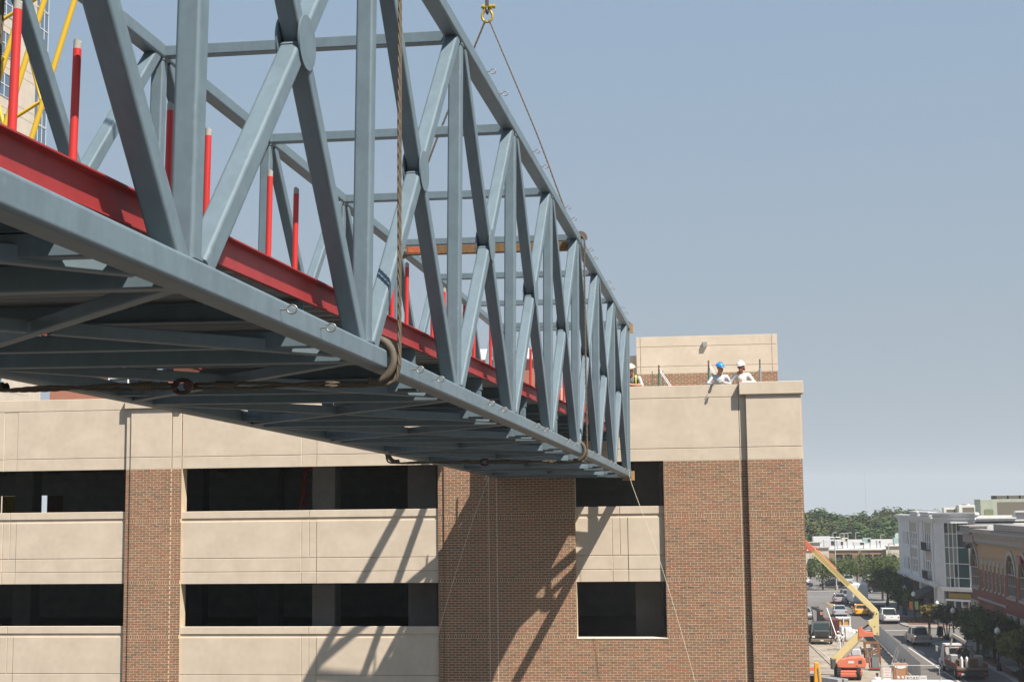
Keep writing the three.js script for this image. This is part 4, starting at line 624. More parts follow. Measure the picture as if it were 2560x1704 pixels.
{
  const g = 'car park trees';
  tree('round car park tree left of the tall lamp post', 21.6, -254.8, 6.1, 3.3, 4.4, leafMid, 11, 2.0, g, { n: 34 }); tree('car park tree right of the tall lamp post', 28.1, -261.2, 6.3, 3.6, 4.6, leafMid, 12, 2.1, g, { n: 36 });
  tree('leftmost car park tree, half hidden by the garage corner', 15.9, -258.0, 5.8, 3.0, 4.2, leafMid, 13, 2.0, g); tree('car park tree behind the white box truck', 33.6, -263.0, 6.4, 3.6, 4.8, leafMid, 14, 2.1, g, { n: 34 });
  tree('farthest car park tree beside the shopping strip arches', 39.5, -270.0, 5.8, 3.2, 4.2, leafMid, 15, 2.0, g); tree('car park tree in front of the tan shop windows', 25.2, -268.0, 5.0, 2.8, 3.6, leafMid, 26, 1.9, g);
  const s = 'street trees along the right pavement';
  tree('big dark street tree at the far end of the white building', 28.4, -229, 7.2, 3.4, 5.0, leafDark, 16, 2.4, s, { n: 34 }); tree('dark street tree next along towards us from the big one', 27.9, -219, 6.0, 2.8, 4.2, leafDark, 17, 2.2, s, { n: 30 }); tree('dark street tree beside the striped awning', 27.8, -208, 5.2, 2.4, 3.6, leafDark, 18, 2.0, s); tree('low dark street tree opposite the yellow taxi', 27.4, -199.5, 4.2, 2.0, 2.9, leafDark, 27, 1.7, s);
  tree('light green young tree behind the banner lamp post', 27.6, -191.0, 3.7, 1.7, 2.1, leafLight, 19, 1.9, s, { n: 22, per: 70 });
  tree('small yellow-tinged tree left of the flowering one', 26.2, -170.4, 3.7, 1.15, 1.9, leafM(0.15, 0.12, 0.03), 20, 2.1, s, { n: 16, per: 60 });
  tree('flowering multi-stem tree beside the litter bin', 27.4, -166.0, 4.1, 1.65, 2.5, leafFlower, 21, 1.7, s, { forks: 3, bloom: true, n: 24 });
  tree('large dark street tree in front of the brick shopfronts', 27.6, -149.5, 5.0, 2.3, 3.7, leafDark, 22, 2.1, s, { n: 34, per: 130 }); tree('second large dark street tree nearer the crane truck', 27.5, -141.0, 4.9, 2.2, 3.5, leafDark, 23, 2.2, s, { n: 32, per: 130 });
  tree('yellow-green tree at the right edge of the picture', 27.9, -131.5, 4.3, 1.75, 3.0, leafLight, 24, 1.6, s, { n: 28, per: 120, forks: 3 }); tree('shrubby pale tree low at the right edge', 28.6, -125.5, 3.2, 1.5, 2.2, leafLight, 25, 1.2, s, { n: 22 });
  // planting beds round the trunks
  for (const [x, z, w, d] of [[27.4, -166, 0.9, 1.1], [27.6, -145, 0.6, 2.2], [27.8, -131, 0.7, 1.8], [26.6, -187.4, 0.7, 1.2]]) { const c = []; const r = rng(x * z | 0); for (let i = 0; i < 22; i++) c.push([(r() - 0.5) * 2 * w, 0.16 + r() * 0.14, (r() - 0.5) * 2 * d, 0.18]); const o = obj('ground_cover', leafCloud(c, 30, 0.06, 40 + (z | 0), 0.4).translate(x, 0.1, z), leafM(0.07, 0.075, 0.025)); o.userData = { kind: 'stuff', label: 'low planting in a pavement tree bed', category: 'plants' }; }
  // distant woodland: leaf clumps over a few hundred crowns, one mass
  const r = rng(77), unit = leafCloud([[0, 0, 0, 1]], 46, 0.34, 91, 0.5), mats = [];
  for (let row = 0; row < 6; row++) for (let x = -60; x < 190; x += 4.6) {
    const tx = x + r() * 4, tz = -352 - row * 13 - r() * 8, hump = 1.9 * Math.exp(-Math.pow((tx * 400 / -tz - 30.2) / 2.2, 2)) + 0.9 * Math.sin(tx * 0.21 + 1.7) * 0.5, H = 8.2 + row * 0.62 + r() * 1.9 + (row > 2 ? hump : 0), cr = 2.6 + r() * 1.3;
    for (let k = 0; k < 15; k++) { const th = k * 2.4 + r(), u = 1 - (k + 0.5) / 15 * 1.7, s = Math.sqrt(Math.max(0, 1 - u * u)), q = 0.62 + 0.3 * r(); mats.push([tx + cr * q * s * Math.cos(th), H - 3.4 + 3.2 * q * u, tz + cr * q * s * Math.sin(th), 1.15 + r() * 0.9]); }
    for (let k = 0; k < 4; k++) mats.push([tx + (r() - 0.5) * 4, 1 + r() * 3.5, tz + 1 + r() * 2, 1.6 + r()]);
  }
  const im = new THREE.InstancedMesh(boxUV(unit), leafM(0.066, 0.088, 0.030), mats.length), mm = new THREE.Matrix4(), qq = new THREE.Quaternion(), cc = new THREE.Color();
  mats.forEach(([x, y, z, s], i) => { qq.setFromEuler(new THREE.Euler(r() * 0.6, r() * 6.28, r() * 0.6)); mm.compose(V(x, y, z), qq, V(s * 1.15, s, s * 1.15)); im.setMatrixAt(i, mm); const k = 0.75 + 0.5 * sn(x * 0.09, 3, z * 0.09) * 0.5 + 0.35 * r(); im.setColorAt(i, cc.setRGB(k * (0.95 + 0.3 * sn(x * 0.05, 8, z * 0.05)), k, k * 0.95)); });
  im.name = 'woodland'; im.castShadow = im.receiveShadow = true; im.userData = { kind: 'stuff', label: 'band of dense green woodland on the horizon', category: 'woodland' }; scene.add(im);
}
// ---------------------------------------------------------------- lamps, bins, poles
{
  const dark = M(lin(0.02, 0.026, 0.026), 0.55), globe = M(lin(0.62, 0.62, 0.61), 0.5);
  const mk = (label, x, z, y = 0.13) => { const t = thing('street_lamp', label, 'street lamp', [x, y, z], 0, 'globe street lamps on the pavement'); obj('base', new THREE.LatheGeometry([[0.26, 0], [0.26, 0.12], [0.2, 0.2], [0.17, 0.6], [0.1, 0.75], [0.001, 0.76]].map(([a, b]) => new THREE.Vector2(a, b)), 12), dark, t); obj('column', cyl(0, 0.7, 3.15, 0, 0.075, 0.055, 10), dark, t); obj('collar', [cyl(0, 3.12, 3.24, 0, 0.12, 0.14, 12), cyl(0, 2.7, 2.76, 0, 0.1, 0.1, 12)], dark, t); obj('globe', new THREE.LatheGeometry([[0.12, 3.24], [0.24, 3.36], [0.26, 3.5], [0.22, 3.66], [0.12, 3.78], [0.001, 3.8]].map(([a, b]) => new THREE.Vector2(a, b)), 16), globe, t); obj('finial', [cyl(0, 3.78, 3.86, 0, 0.06, 0.03, 8), cyl(0, 3.86, 4.02, 0, 0.022, 0.005, 6)], globe, t); return t; };
  const l2 = mk('globe street lamp carrying an orange and a green banner', 27.0, -187.2);
  const ban = (x0, x1, m) => { obj('banner', bx(Math.min(x0, x1), Math.max(x0, x1), 1.6, 2.6, -0.01, 0.01), m, l2); obj('banner_arm', rod(V(0, 2.63, 0), V(x1, 2.63, 0), 0.015, 0.015, 6), dark, l2); };
  ban(-0.14, -0.55, M(lin(0.55, 0.20, 0.07), 0.8)); ban(0.14, 0.55, M(lin(0.28, 0.45, 0.20), 0.8));
  mk('globe street lamp beside the litter bin and flowering tree', 27.1, -169.9); mk('globe street lamp on the corner by the pickup truck', 27.0, -159.3); mk('nearest globe street lamp, right of the crane truck', 26.7, -135.1); mk('globe street lamp half hidden behind the light green tree', 27.6, -199.0); mk('farthest globe street lamp, among the dark trees', 27.4, -216.0); mk('globe street lamp against the brick building corner', 28.6, -161.6); mk('globe street lamp in front of the grey shop canopy', 27.4, -146.0);
  const bin = (label, x, z) => { const t = thing('litter_bin', label, 'litter bin', [x, 0.13, z], 0, 'litter bins on the pavement'); obj('body', cyl(0, 0.04, 1.0, 0, 0.26, 0.3, 16), M(lin(0.025, 0.022, 0.022), 0.6), t); for (let i = 0; i < 14; i++) { const a = i / 14 * 6.283; obj('slat', rod(V(Math.cos(a) * 0.28, 0.08, Math.sin(a) * 0.28), V(Math.cos(a) * 0.315, 0.98, Math.sin(a) * 0.315), 0.022, 0.022, 5), M(lin(0.02, 0.02, 0.02), 0.5), t); } obj('lid', new THREE.LatheGeometry([[0.34, 1.0], [0.34, 1.06], [0.2, 1.16], [0.001, 1.18]].map(([a, b]) => new THREE.Vector2(a, b)), 16), M(lin(0.02, 0.02, 0.02), 0.5), t); };
  bin('dark litter bin beside the flowering tree', 27.0, -167.9); bin('dark litter bin at the lower right edge', 26.9, -127.0);
  // car park lights
  const tall = (x, z, h, label, two) => { const t = thing('lamp_post', label, 'lamp post', [x, 0.1, z], 0, 'tall car park lamp posts'); obj('pole', cyl(0, 0, h, 0, 0.13, 0.08, 10), M(lin(0.42, 0.40, 0.38), 0.6), t); obj('foot', cyl(0, 0, 0.7, 0, 0.3, 0.3, 12), mat.concrete, t); for (const k of two ? [-1, 1] : [1]) obj('lamp_head', [cbx(k > 0 ? 0.15 : -0.9, k > 0 ? 0.9 : -0.15, h - 0.12, h + 0.06, -0.2, 0.2, 0.03), rod(V(0, h - 0.02, 0), V(k * 0.2, h - 0.02, 0), 0.04)], two ? mat.white : M(lin(0.35, 0.34, 0.33), 0.6), t); };
  tall(24.0, -256.0, 9.0, 'tallest lamp post with two white heads, in front of the shopping strip', true);
  tall(31.3, -338, 8.0, 'thin lamp post behind the shopping strip, leftmost'); tall(33.0, -339, 7.75, 'thin lamp post behind the strip, second from left'); tall(34.0, -340, 7.8, 'thin lamp post behind the strip, third from left'); tall(35.0, -341, 7.85, 'thin lamp post behind the strip, fourth from left'); tall(36.6, -340, 7.9, 'thin lamp post behind the strip, fifth from left'); tall(42.0, -338, 7.4, 'lamp post with a side arm behind the right of the strip');
  tall(36.7, -284, 7.0, 'pale pole in front of the tan wall at the right'); tall(40.3, -290, 6.6, 'pale pole in front of the cream arch');
  tag(obj('radio_mast', rod(V(150, -28, -1300), V(150, 40, -1300), 0.16, 0.1, 6), M(lin(0.3, 0.3, 0.32), 0.7)), 'hair-thin radio mast far off above the woodland', 'mast');
}
// ---------------------------------------------------------------- vehicles (front towards -z, rear towards +z)
function frustum(z0, z1, w, y0, z0t, z1t, wt, y1) {
  const p = [[-w / 2, y0, z0], [w / 2, y0, z0], [w / 2, y0, z1], [-w / 2, y0, z1], [-wt / 2, y1, z0t], [wt / 2, y1, z0t], [wt / 2, y1, z1t], [-wt / 2, y1, z1t]], f = [[0, 1, 5, 4], [1, 2, 6, 5], [2, 3, 7, 6], [3, 0, 4, 7], [4, 5, 6, 7], [3, 2, 1, 0]], pos = [];
  for (const [a, b, c, d] of f) for (const i of [a, b, c, a, c, d]) pos.push(...p[i]);
  const g = new THREE.BufferGeometry(); g.setAttribute('position', new THREE.Float32BufferAttribute(pos, 3)); g.computeVertexNormals(); return g;
}
const paint = (r, g, b, metal = 0.25) => new THREE.MeshPhysicalMaterial({ color: lin(r, g, b), roughness: 0.38, metalness: metal, clearcoat: 0.6, clearcoatRoughness: 0.12 });
const carGlass = PG(lin(0.02, 0.028, 0.028), 0.08), lampRed = M(lin(0.35, 0.02, 0.02), 0.3), lampWhite = M(lin(0.75, 0.75, 0.72), 0.2), plate = M(lin(0.6, 0.6, 0.55), 0.5), trimD = M(lin(0.03, 0.03, 0.032), 0.6);
function wheel(t, x, z, r, w = 0.24, tw = false) { const g = obj('wheel', new THREE.TorusGeometry(r * 0.74, r * 0.28, 10, 22).scale(1, 1, w / (r * 0.56)).rotateY(Math.PI / 2).translate(x, r, z), mat.rubber, t); obj('rim', [cyl(0, -w * 0.4, w * 0.4, 0, r * 0.62, r * 0.62, 18).rotateZ(Math.PI / 2).translate(x, r, z)], tw ? mat.white : mat.galv, g); }
function vehicle(kind, pm, label, x, z, turn = 0) {
  const name = { sedan: 'car', suv: 'suv', pickup: 'pickup_truck', wagon: 'car' }[kind], t = thing(name, label, kind === 'pickup' ? 'pickup truck' : kind === 'suv' ? 'suv' : 'car', [x, 0.006, z], turn, kind === 'pickup' ? 'pickup trucks on the street' : 'cars on the street');
  const big = kind !== 'sedan' && kind !== 'wagon', W = big ? 1.92 : 1.78, L = kind === 'pickup' ? 5.6 : big ? 4.8 : 4.6, r = big ? 0.37 : 0.32, h0 = big ? 0.3 : 0.2, belt = big ? 1.12 : 0.92, a = L / 2;
  const fw = -a + 0.95, rw = a - (kind === 'pickup' ? 1.25 : 0.95), ra = r + 0.07;
  const s = new THREE.Shape(); s.moveTo(-a + 0.05, h0 + 0.15); s.lineTo(-a, h0 + 0.38); s.lineTo(-a + 0.12, belt - 0.22);
  if (kind === 'pickup') { s.lineTo(-a + 1.5, belt - 0.02); s.lineTo(a - 0.06, belt - 0.02); s.lineTo(a, belt - 0.1); s.lineTo(a, h0 + 0.2); } else if (big) { s.lineTo(-a + 1.25, belt - 0.02); s.lineTo(a - 0.1, belt); s.lineTo(a, belt - 0.3); s.lineTo(a, h0 + 0.12); } else { s.lineTo(-a + 1.2, belt - 0.02); s.lineTo(a - 0.35, belt + 0.06); s.lineTo(a - 0.06, belt - 0.06); s.lineTo(a, belt - 0.35); s.lineTo(a - 0.04, h0 + 0.1); }
  s.lineTo(rw + ra, h0); s.absarc(rw, r, ra, -0.1, Math.PI + 0.1, false); s.lineTo(fw + ra, h0); s.absarc(fw, r, ra, -0.1, Math.PI + 0.1, false); s.lineTo(-a + 0.15, h0);
  const body = new THREE.ExtrudeGeometry(s, { depth: W - 0.2, bevelEnabled: true, bevelSize: 0.06, bevelThickness: 0.1, bevelSegments: 3, bevelOffset: -0.06, curveSegments: 8 }).translate(0, 0, -(W - 0.2) / 2).rotateY(-Math.PI / 2);
  obj('body', body, pm, t);
  const top = kind === 'pickup' ? 1.82 : kind === 'suv' ? 1.78 : 1.44, c = kind === 'pickup' ? [-1.35, 0.75, -0.6, 0.5] : kind === 'suv' ? [-1.25, a - 0.12, -0.55, a - 0.4] : [-1.15, a - 0.75, -0.35, a - 1.5], wt = W - (big ? 0.42 : 0.55);
  const cab = obj('cabin', [frustum(c[2] - 0.03, c[3] + 0.03, wt + 0.02, top - 0.07, c[2] + 0.08, c[3] - 0.08, wt - 0.16, top), ...[[-1, 0, 2], [-1, 1, 3], [1, 0, 2], [1, 1, 3]].map(([k, i, j]) => bar(V(k * (W / 2 - 0.1), belt - 0.04, c[i]), V(k * (wt / 2), top - 0.04, c[j]), 0.08, 0.09, 0.02)), ...(kind === 'pickup' ? [-1, 1].map(k => bar(V(k * (W / 2 - 0.08), belt - 0.04, -0.35), V(k * wt / 2, top - 0.04, -0.2), 0.07, 0.07, 0.02)) : [-1, 1].map(k => bar(V(k * (W / 2 - 0.08), belt - 0.04, 0.25), V(k * wt / 2, top - 0.04, 0.3), 0.07, 0.07, 0.02)))], pm, t);
  obj('glass', frustum(c[0], c[1], W - 0.17, belt - 0.06, c[2] + 0.01, c[3] - 0.01, wt - 0.03, top - 0.06), carGlass, cab);
  for (const k of [-1, 1]) { obj('tail_light', cbx(k * (W / 2 - 0.15) - 0.13 * (big ? 0.55 : 1), k * (W / 2 - 0.15) + 0.13 * (big ? 0.55 : 1), big ? belt - 0.42 : belt - 0.3, big ? belt - 0.1 : belt - 0.14, a - 0.06, a + 0.012, 0.01), lampRed, t); obj('headlight', cbx(k * (W / 2 - 0.25) - 0.16, k * (W / 2 - 0.25) + 0.16, belt - 0.38, belt - 0.2, -a - 0.015, -a + 0.1, 0.02), lampWhite, t); obj('mirror', cbx(k * (W / 2 + 0.12) - 0.09, k * (W / 2 + 0.12) + 0.09, belt, belt + 0.16, c[0] + 0.25, c[0] + 0.35, 0.02), pm, t); wheel(t, k * (W / 2 - 0.14), fw, r); wheel(t, k * (W / 2 - 0.14), rw, r); }
  obj('rear_bumper', cbx(-W / 2 + 0.04, W / 2 - 0.04, h0 + 0.12, h0 + 0.32, a - 0.1, a + 0.07, 0.03), kind === 'pickup' ? mat.galv : pm, t); obj('number_plate', bx(-0.16, 0.16, h0 + (big ? 0.34 : 0.4), h0 + (big ? 0.48 : 0.53), a + 0.006, a + 0.014), plate, t);
  if (kind === 'pickup') { obj('bed_floor', bx(-W / 2 + 0.16, W / 2 - 0.16, belt - 0.016, belt - 0.008, 0.85, a - 0.12), trimD, t); obj('tailgate', cbx(-W / 2 + 0.2, W / 2 - 0.2, h0 + 0.35, belt - 0.03, a + 0.002, a + 0.03, 0.01), pm, t); obj('handle', bx(-0.09, 0.09, belt - 0.26, belt - 0.2, a + 0.031, a + 0.04), trimD, t); for (const k of [-1, 1]) obj('bed_rail', cbx(k * (W / 2 - 0.12) - 0.06, k * (W / 2 - 0.12) + 0.06, belt - 0.015, belt + 0.04, 0.8, a - 0.04, 0.015), pm, t); }
  return t;
}
const silver = paint(0.42, 0.43, 0.45, 0.4), grey = paint(0.12, 0.125, 0.135, 0.4), white_ = paint(0.72, 0.72, 0.70, 0), navy = paint(0.03, 0.04, 0.07, 0.3), maroon = paint(0.12, 0.015, 0.02, 0.3), blackP = paint(0.015, 0.015, 0.018, 0.2), champagne = paint(0.34, 0.30, 0.25, 0.4), taxi = paint(0.72, 0.33, 0.02, 0);
vehicle('sedan', paint(0.40, 0.34, 0.33, 0.4), 'pinkish silver sedan farthest up the street', 21.4, -224.6); vehicle('suv', paint(0.32, 0.32, 0.32, 0.4), 'grey SUV beside the white box truck', 23.0, -229.5, 0.02); vehicle('sedan', silver, 'silver sedan with a greenish rear window, left of the taxi', 19.0, -199.8, -0.03); vehicle('sedan', taxi, 'bright yellow taxi behind the boom lift arm', 21.9, -201.0);
vehicle('pickup', white_, 'white pickup truck parked at the right kerb', 24.0, -188.7, 0.02); vehicle('pickup', grey, 'grey pickup with white roof just beyond the white pickup', 23.6, -196.0, 0.02); vehicle('pickup', champagne, 'beige pickup truck stopped in the shade at the corner', 23.55, -161.0, 0.03);
vehicle('sedan', silver, 'silver car at the left beside the brick corner', 14.0, -195.4, Math.PI + 0.05);
vehicle('sedan', navy, 'dark blue car parked across the street under the leftmost tree', 18.2, -262.8, Math.PI / 2); vehicle('sedan', blackP, 'black car with a bright roof line parked by the tall lamp post', 23.8, -263.5, Math.PI / 2 + 0.03); vehicle('sedan', white_, 'white car parked second row at the left', 19.6, -274, 0.1); vehicle('suv', silver, 'silver SUV parked behind the middle trees', 27.6, -274, 0.05); vehicle('sedan', maroon, 'maroon car parked by the right-hand trees', 30.4, -263, Math.PI / 2); vehicle('suv', white_, 'white SUV under the right-hand trees', 31.8, -274, 0.1); vehicle('sedan', blackP, 'black car waiting at the cross street behind the box truck', 30.2, -247.5, Math.PI / 2); vehicle('sedan', silver, 'silver car parked farther right in the car park', 35.5, -274, 0.05); vehicle('sedan', navy, 'dark car parked at the left end of the second row', 16.3, -274, 0.06);
{
  // white service box truck
  const t = thing('box_truck', 'white service box truck with many locker doors, beyond the taxi', 'truck', [23.5, 0.006, -218.5], 0.03), w = 1.15, bm = M(lin(0.66, 0.65, 0.63), 0.5);
  obj('box_body', [cbx(-w, w, 0.75, 3.3, -2.2, 2.6, 0.05)], bm, t); obj('chassis', bx(-0.9, 0.9, 0.42, 0.74, -4.6, 2.55), trimD, t); obj('cab', [frustum(-4.7, -2.3, 2.1, 0.75, -4.2, -2.3, 1.9, 2.35), cbx(-1.05, 1.05, 0.6, 1.2, -5.3, -2.3, 0.05)], bm, t); obj('bumper', cbx(-w, w, 0.42, 0.72, 2.56, 2.8, 0.03), mat.galv, t);
  for (const [a, b, c, d] of [[-1.05, -0.4, 0.9, 1.75], [-1.05, -0.4, 1.85, 3.15], [-0.34, 0.34, 0.9, 2.2], [0.4, 1.05, 0.9, 1.75], [0.4, 1.05, 1.85, 3.15], [-0.34, 0.34, 2.3, 3.15]]) { const q = obj('locker_door', cbx(a, b, c, d, 2.604, 2.64, 0.012), bm, t); obj('latch', bx((a + b) / 2 - 0.05, (a + b) / 2 + 0.05, c + 0.35, c + 0.4, 2.641, 2.66), trimD, q); }
  for (const k of [-1, 1]) { obj('tail_light', cbx(k * 0.95 - 0.1, k * 0.95 + 0.1, 0.5, 0.64, 2.8, 2.82, 0.005), lampRed, t); wheel(t, k * 0.95, 1.3, 0.42, 0.4); wheel(t, k * 0.95, -4, 0.42, 0.28); }
  obj('ladder_rack', [bx(-1.0, -0.95, 3.3, 3.5, -2.0, 2.4), bx(0.95, 1.0, 3.3, 3.5, -2.0, 2.4), bx(-0.95, 0.95, 3.44, 3.5, -1.9, -1.84), bx(-0.95, 0.95, 3.44, 3.5, 2.2, 2.26)], mat.galv, t);
}
{
  // dark flat-nosed lorry with a folded loader crane in the yard, facing us
  const t = thing('loader_truck', 'dark grey lorry facing us with a black loader crane behind its cab', 'truck', [13.45, 0.006, -163.2], Math.PI - 0.06), dk = M(lin(0.045, 0.046, 0.043), 0.45), br = M(lin(0.11, 0.075, 0.055), 0.8);
  obj('cab', [frustum(-2.6, -0.6, 2.25, 1.15, -1.9, -0.6, 1.95, 2.35), cbx(-0.85, 0.85, 0.75, 1.5, -3.0, -1.8, 0.08), cbx(-1.15, 1.15, 0.62, 1.16, -2.7, -0.6, 0.05)], dk, t); obj('windscreen', frustum(-2.45, -1.9, 1.85, 1.5, -1.99, -1.85, 1.6, 2.2), PG(lin(0.03, 0.04, 0.04), 0.1), t); obj('grille', bx(-0.6, 0.6, 0.85, 1.35, -3.02, -2.99), mat.black, t); obj('bumper', cbx(-1.2, 1.2, 0.3, 0.62, -3.2, -2.95, 0.04), M(lin(0.16, 0.12, 0.08), 0.7), t); obj('number_plate', bx(-0.18, 0.18, 0.38, 0.52, -3.215, -3.205), plate, t);
  for (const k of [-1, 1]) { obj('headlight', cbx(k * 0.9 - 0.15, k * 0.9 + 0.15, 0.72, 0.9, -3.03, -2.9, 0.02), lampWhite, t); obj('mirror', [cbx(k * 1.32 - 0.1, k * 1.32 + 0.1, 1.5, 2.0, -2.3, -2.2, 0.02), rod(V(k * 1.05, 1.9, -2.1), V(k * 1.3, 1.85, -2.25), 0.02)], mat.black, t); wheel(t, k * 1.0, -2.1, 0.5, 0.32); wheel(t, k * 1.0, 2.2, 0.5, 0.5); }
  obj('flatbed', [cbx(-1.22, 1.22, 0.95, 1.15, -0.3, 4.4, 0.02), bx(-1.2, 1.2, 1.16, 1.9, -0.45, -0.36)], br, t); obj('side_locker', cbx(0.95, 1.5, 0.8, 1.8, -0.4, 1.6, 0.03), br, t);
  obj('crane_column', [bar(V(0.05, 1.15, 0.05), V(0.05, 3.4, 0.05), 0.32, 0.32, 0.04, V(0, 0, 1)), cbx(-0.3, 0.4, 2.3, 3.5, -0.25, 0.3, 0.05)], mat.black, t); obj('crane_boom', [bar(V(-0.1, 3.35, 0.1), V(0.85, 3.7, 0.5), 0.26, 0.3, 0.03), bar(V(0.85, 3.7, 0.5), V(0.2, 3.62, 1.6), 0.22, 0.24, 0.03), bar(V(0.9, 3.5, 0.4), V(0.75, 1.3, 0.5), 0.1, 0.1, 0.02), bar(V(0.35, 3.2, 0.2), V(0.4, 1.3, 0.2), 0.09, 0.09, 0.02)], M(lin(0.06, 0.055, 0.055), 0.5), t); obj('warning_panel', bx(-0.27, 0.05, 2.95, 3.3, -0.275, -0.256), M(lin(0.5, 0.2, 0.15), 0.6), t);
}
{
  // lorry with timber bed and crane seen from behind at lower right
  const t = thing('crane_truck', 'flatbed crane lorry seen from behind at the lower right, in shade', 'truck', [23.2, 0.006, -131.5], 0.03), rd = M(lin(0.16, 0.04, 0.03), 0.7), wd = M(lin(0.16, 0.11, 0.075), 0.9, { map: T.wood }), gr = M(lin(0.26, 0.24, 0.21), 0.7);
  obj('bed', [cbx(-1.3, 1.3, 0.85, 1.0, -2.8, 2.6, 0.02)], wd, t); obj('bed_rail', [bx(-1.32, -1.26, 1.0, 1.35, -2.7, 2.5), bx(1.26, 1.32, 1.0, 1.35, -2.7, 2.5)], rd, t); obj('tail_frame', [bx(-1.3, 1.3, 0.35, 0.8, 2.5, 2.6), bx(-1.3, 1.3, 0.8, 0.85, 2.4, 2.65)], trimD, t); obj('underframe', bx(-0.5, 0.5, 0.5, 0.84, -5, 2.4), trimD, t);
  obj('cab', [frustum(-5.6, -3.4, 2.3, 0.9, -5.0, -3.4, 2.0, 2.45), cbx(-1.15, 1.15, 0.55, 0.95, -6.2, -3.4, 0.05)], M(lin(0.5, 0.49, 0.47), 0.5), t); obj('rear_window', bx(-0.7, 0.7, 1.6, 2.15, -3.4, -3.38), carGlass, t); obj('headboard', [bx(-1.25, 1.25, 2.3, 2.38, -3.0, -2.9), bx(-1.25, -1.17, 1.0, 2.3, -3.0, -2.9), bx(1.17, 1.25, 1.0, 2.3, -3.0, -2.9), bar(V(-1.2, 1.05, -2.95), V(0.2, 2.3, -2.95), 0.06, 0.06, 0.01)], rd, t);
  obj('crane_base', [cbx(0.1, 0.75, 1.0, 2.1, -2.6, -1.9, 0.05), bar(V(0.42, 1.9, -2.2), V(0.42, 3.0, -2.2), 0.36, 0.36, 0.05, V(0, 0, 1))], M(lin(0.05, 0.04, 0.04), 0.6), t); obj('crane_arm', [bar(V(0.5, 2.75, -2.1), V(-0.55, 3.4, -2.6), 0.4, 0.3, 0.04), bar(V(-0.5, 3.35, -2.5), V(-0.85, 2.2, -2.5), 0.14, 0.14, 0.02), bar(V(0.7, 2.5, -2.2), V(1.3, 1.3, -2.0), 0.12, 0.12, 0.02)], gr, t);
  for (const [x, z, h, m] of [[0.35, 1.2, 0.75, wd], [0.95, 0.6, 0.9, gr], [-0.45, 0.2, 0.5, wd], [-0.9, -0.8, 0.85, mat.galv]]) obj('cargo_box', cbx(x - 0.3, x + 0.3, 1.003, 1.0 + h, z - 0.5, z + 0.5, 0.03), m, t);
  for (const x of [-0.7, -0.25]) obj('gas_bottle', [cyl(x, 1.003, 1.75, 1.6, 0.12, 0.12, 12), sph(x, 1.75, 1.6, 0.12), cyl(x, 1.84, 1.95, 1.6, 0.04)], mat.white, t); obj('cone', cyl(1.05, 1.0, 1.5, -1.2, 0.16, 0.03, 12), mat.orange, t);
  for (const k of [-1, 1]) { obj('tail_light', cbx(k * 1.1 - 0.12, k * 1.1 + 0.12, 0.5, 0.68, 2.6, 2.63, 0.01), lampRed, t); obj('side_mirror', [cbx(k * 1.5 - 0.1, k * 1.5 + 0.1, 1.7, 2.2, -5.1, -5.0, 0.02), rod(V(k * 1.1, 2.1, -4.9), V(k * 1.48, 2.1, -5.05), 0.02)], mat.galv, t); for (const z of [1.2, -4.6]) wheel(t, k * 1.05, z, 0.48, z > 0 ? 0.5 : 0.3, z < 0); }
  obj('number_plate', bx(-0.95, -0.65, 0.45, 0.6, 2.602, 2.61), plate, t);
  // white van roof at the bottom edge
  const v = thing('white_van', 'white van whose rounded roof just shows at the bottom edge', 'van', [15.2, -0.33, -107.4], Math.PI / 2);
  obj('body', new THREE.ExtrudeGeometry(new THREE.Shape([[-0.95, 0.45], [0.95, 0.45], [0.98, 1.4], [0.86, 2.7], [0.62, 2.9], [-0.62, 2.9], [-0.86, 2.7], [-0.98, 1.4]].map(([x, y]) => new THREE.Vector2(x, y))), { depth: 5.2, bevelEnabled: true, bevelSize: 0.14, bevelThickness: 0.32, bevelSegments: 4, bevelOffset: -0.14 }).translate(0, 0, -2.6), white_, v); obj('windscreen', frustum(-2.96, -2.2, 1.6, 1.5, -2.7, -2.2, 1.5, 2.3), carGlass, v); obj('beacon', [cyl(0.3, 2.9, 3.05, 2.0, 0.09, 0.07)], mat.galv, v); for (const k of [-1, 1]) for (const z of [-1.8, 1.8]) wheel(v, k * 0.85, z, 0.38, 0.26);
}
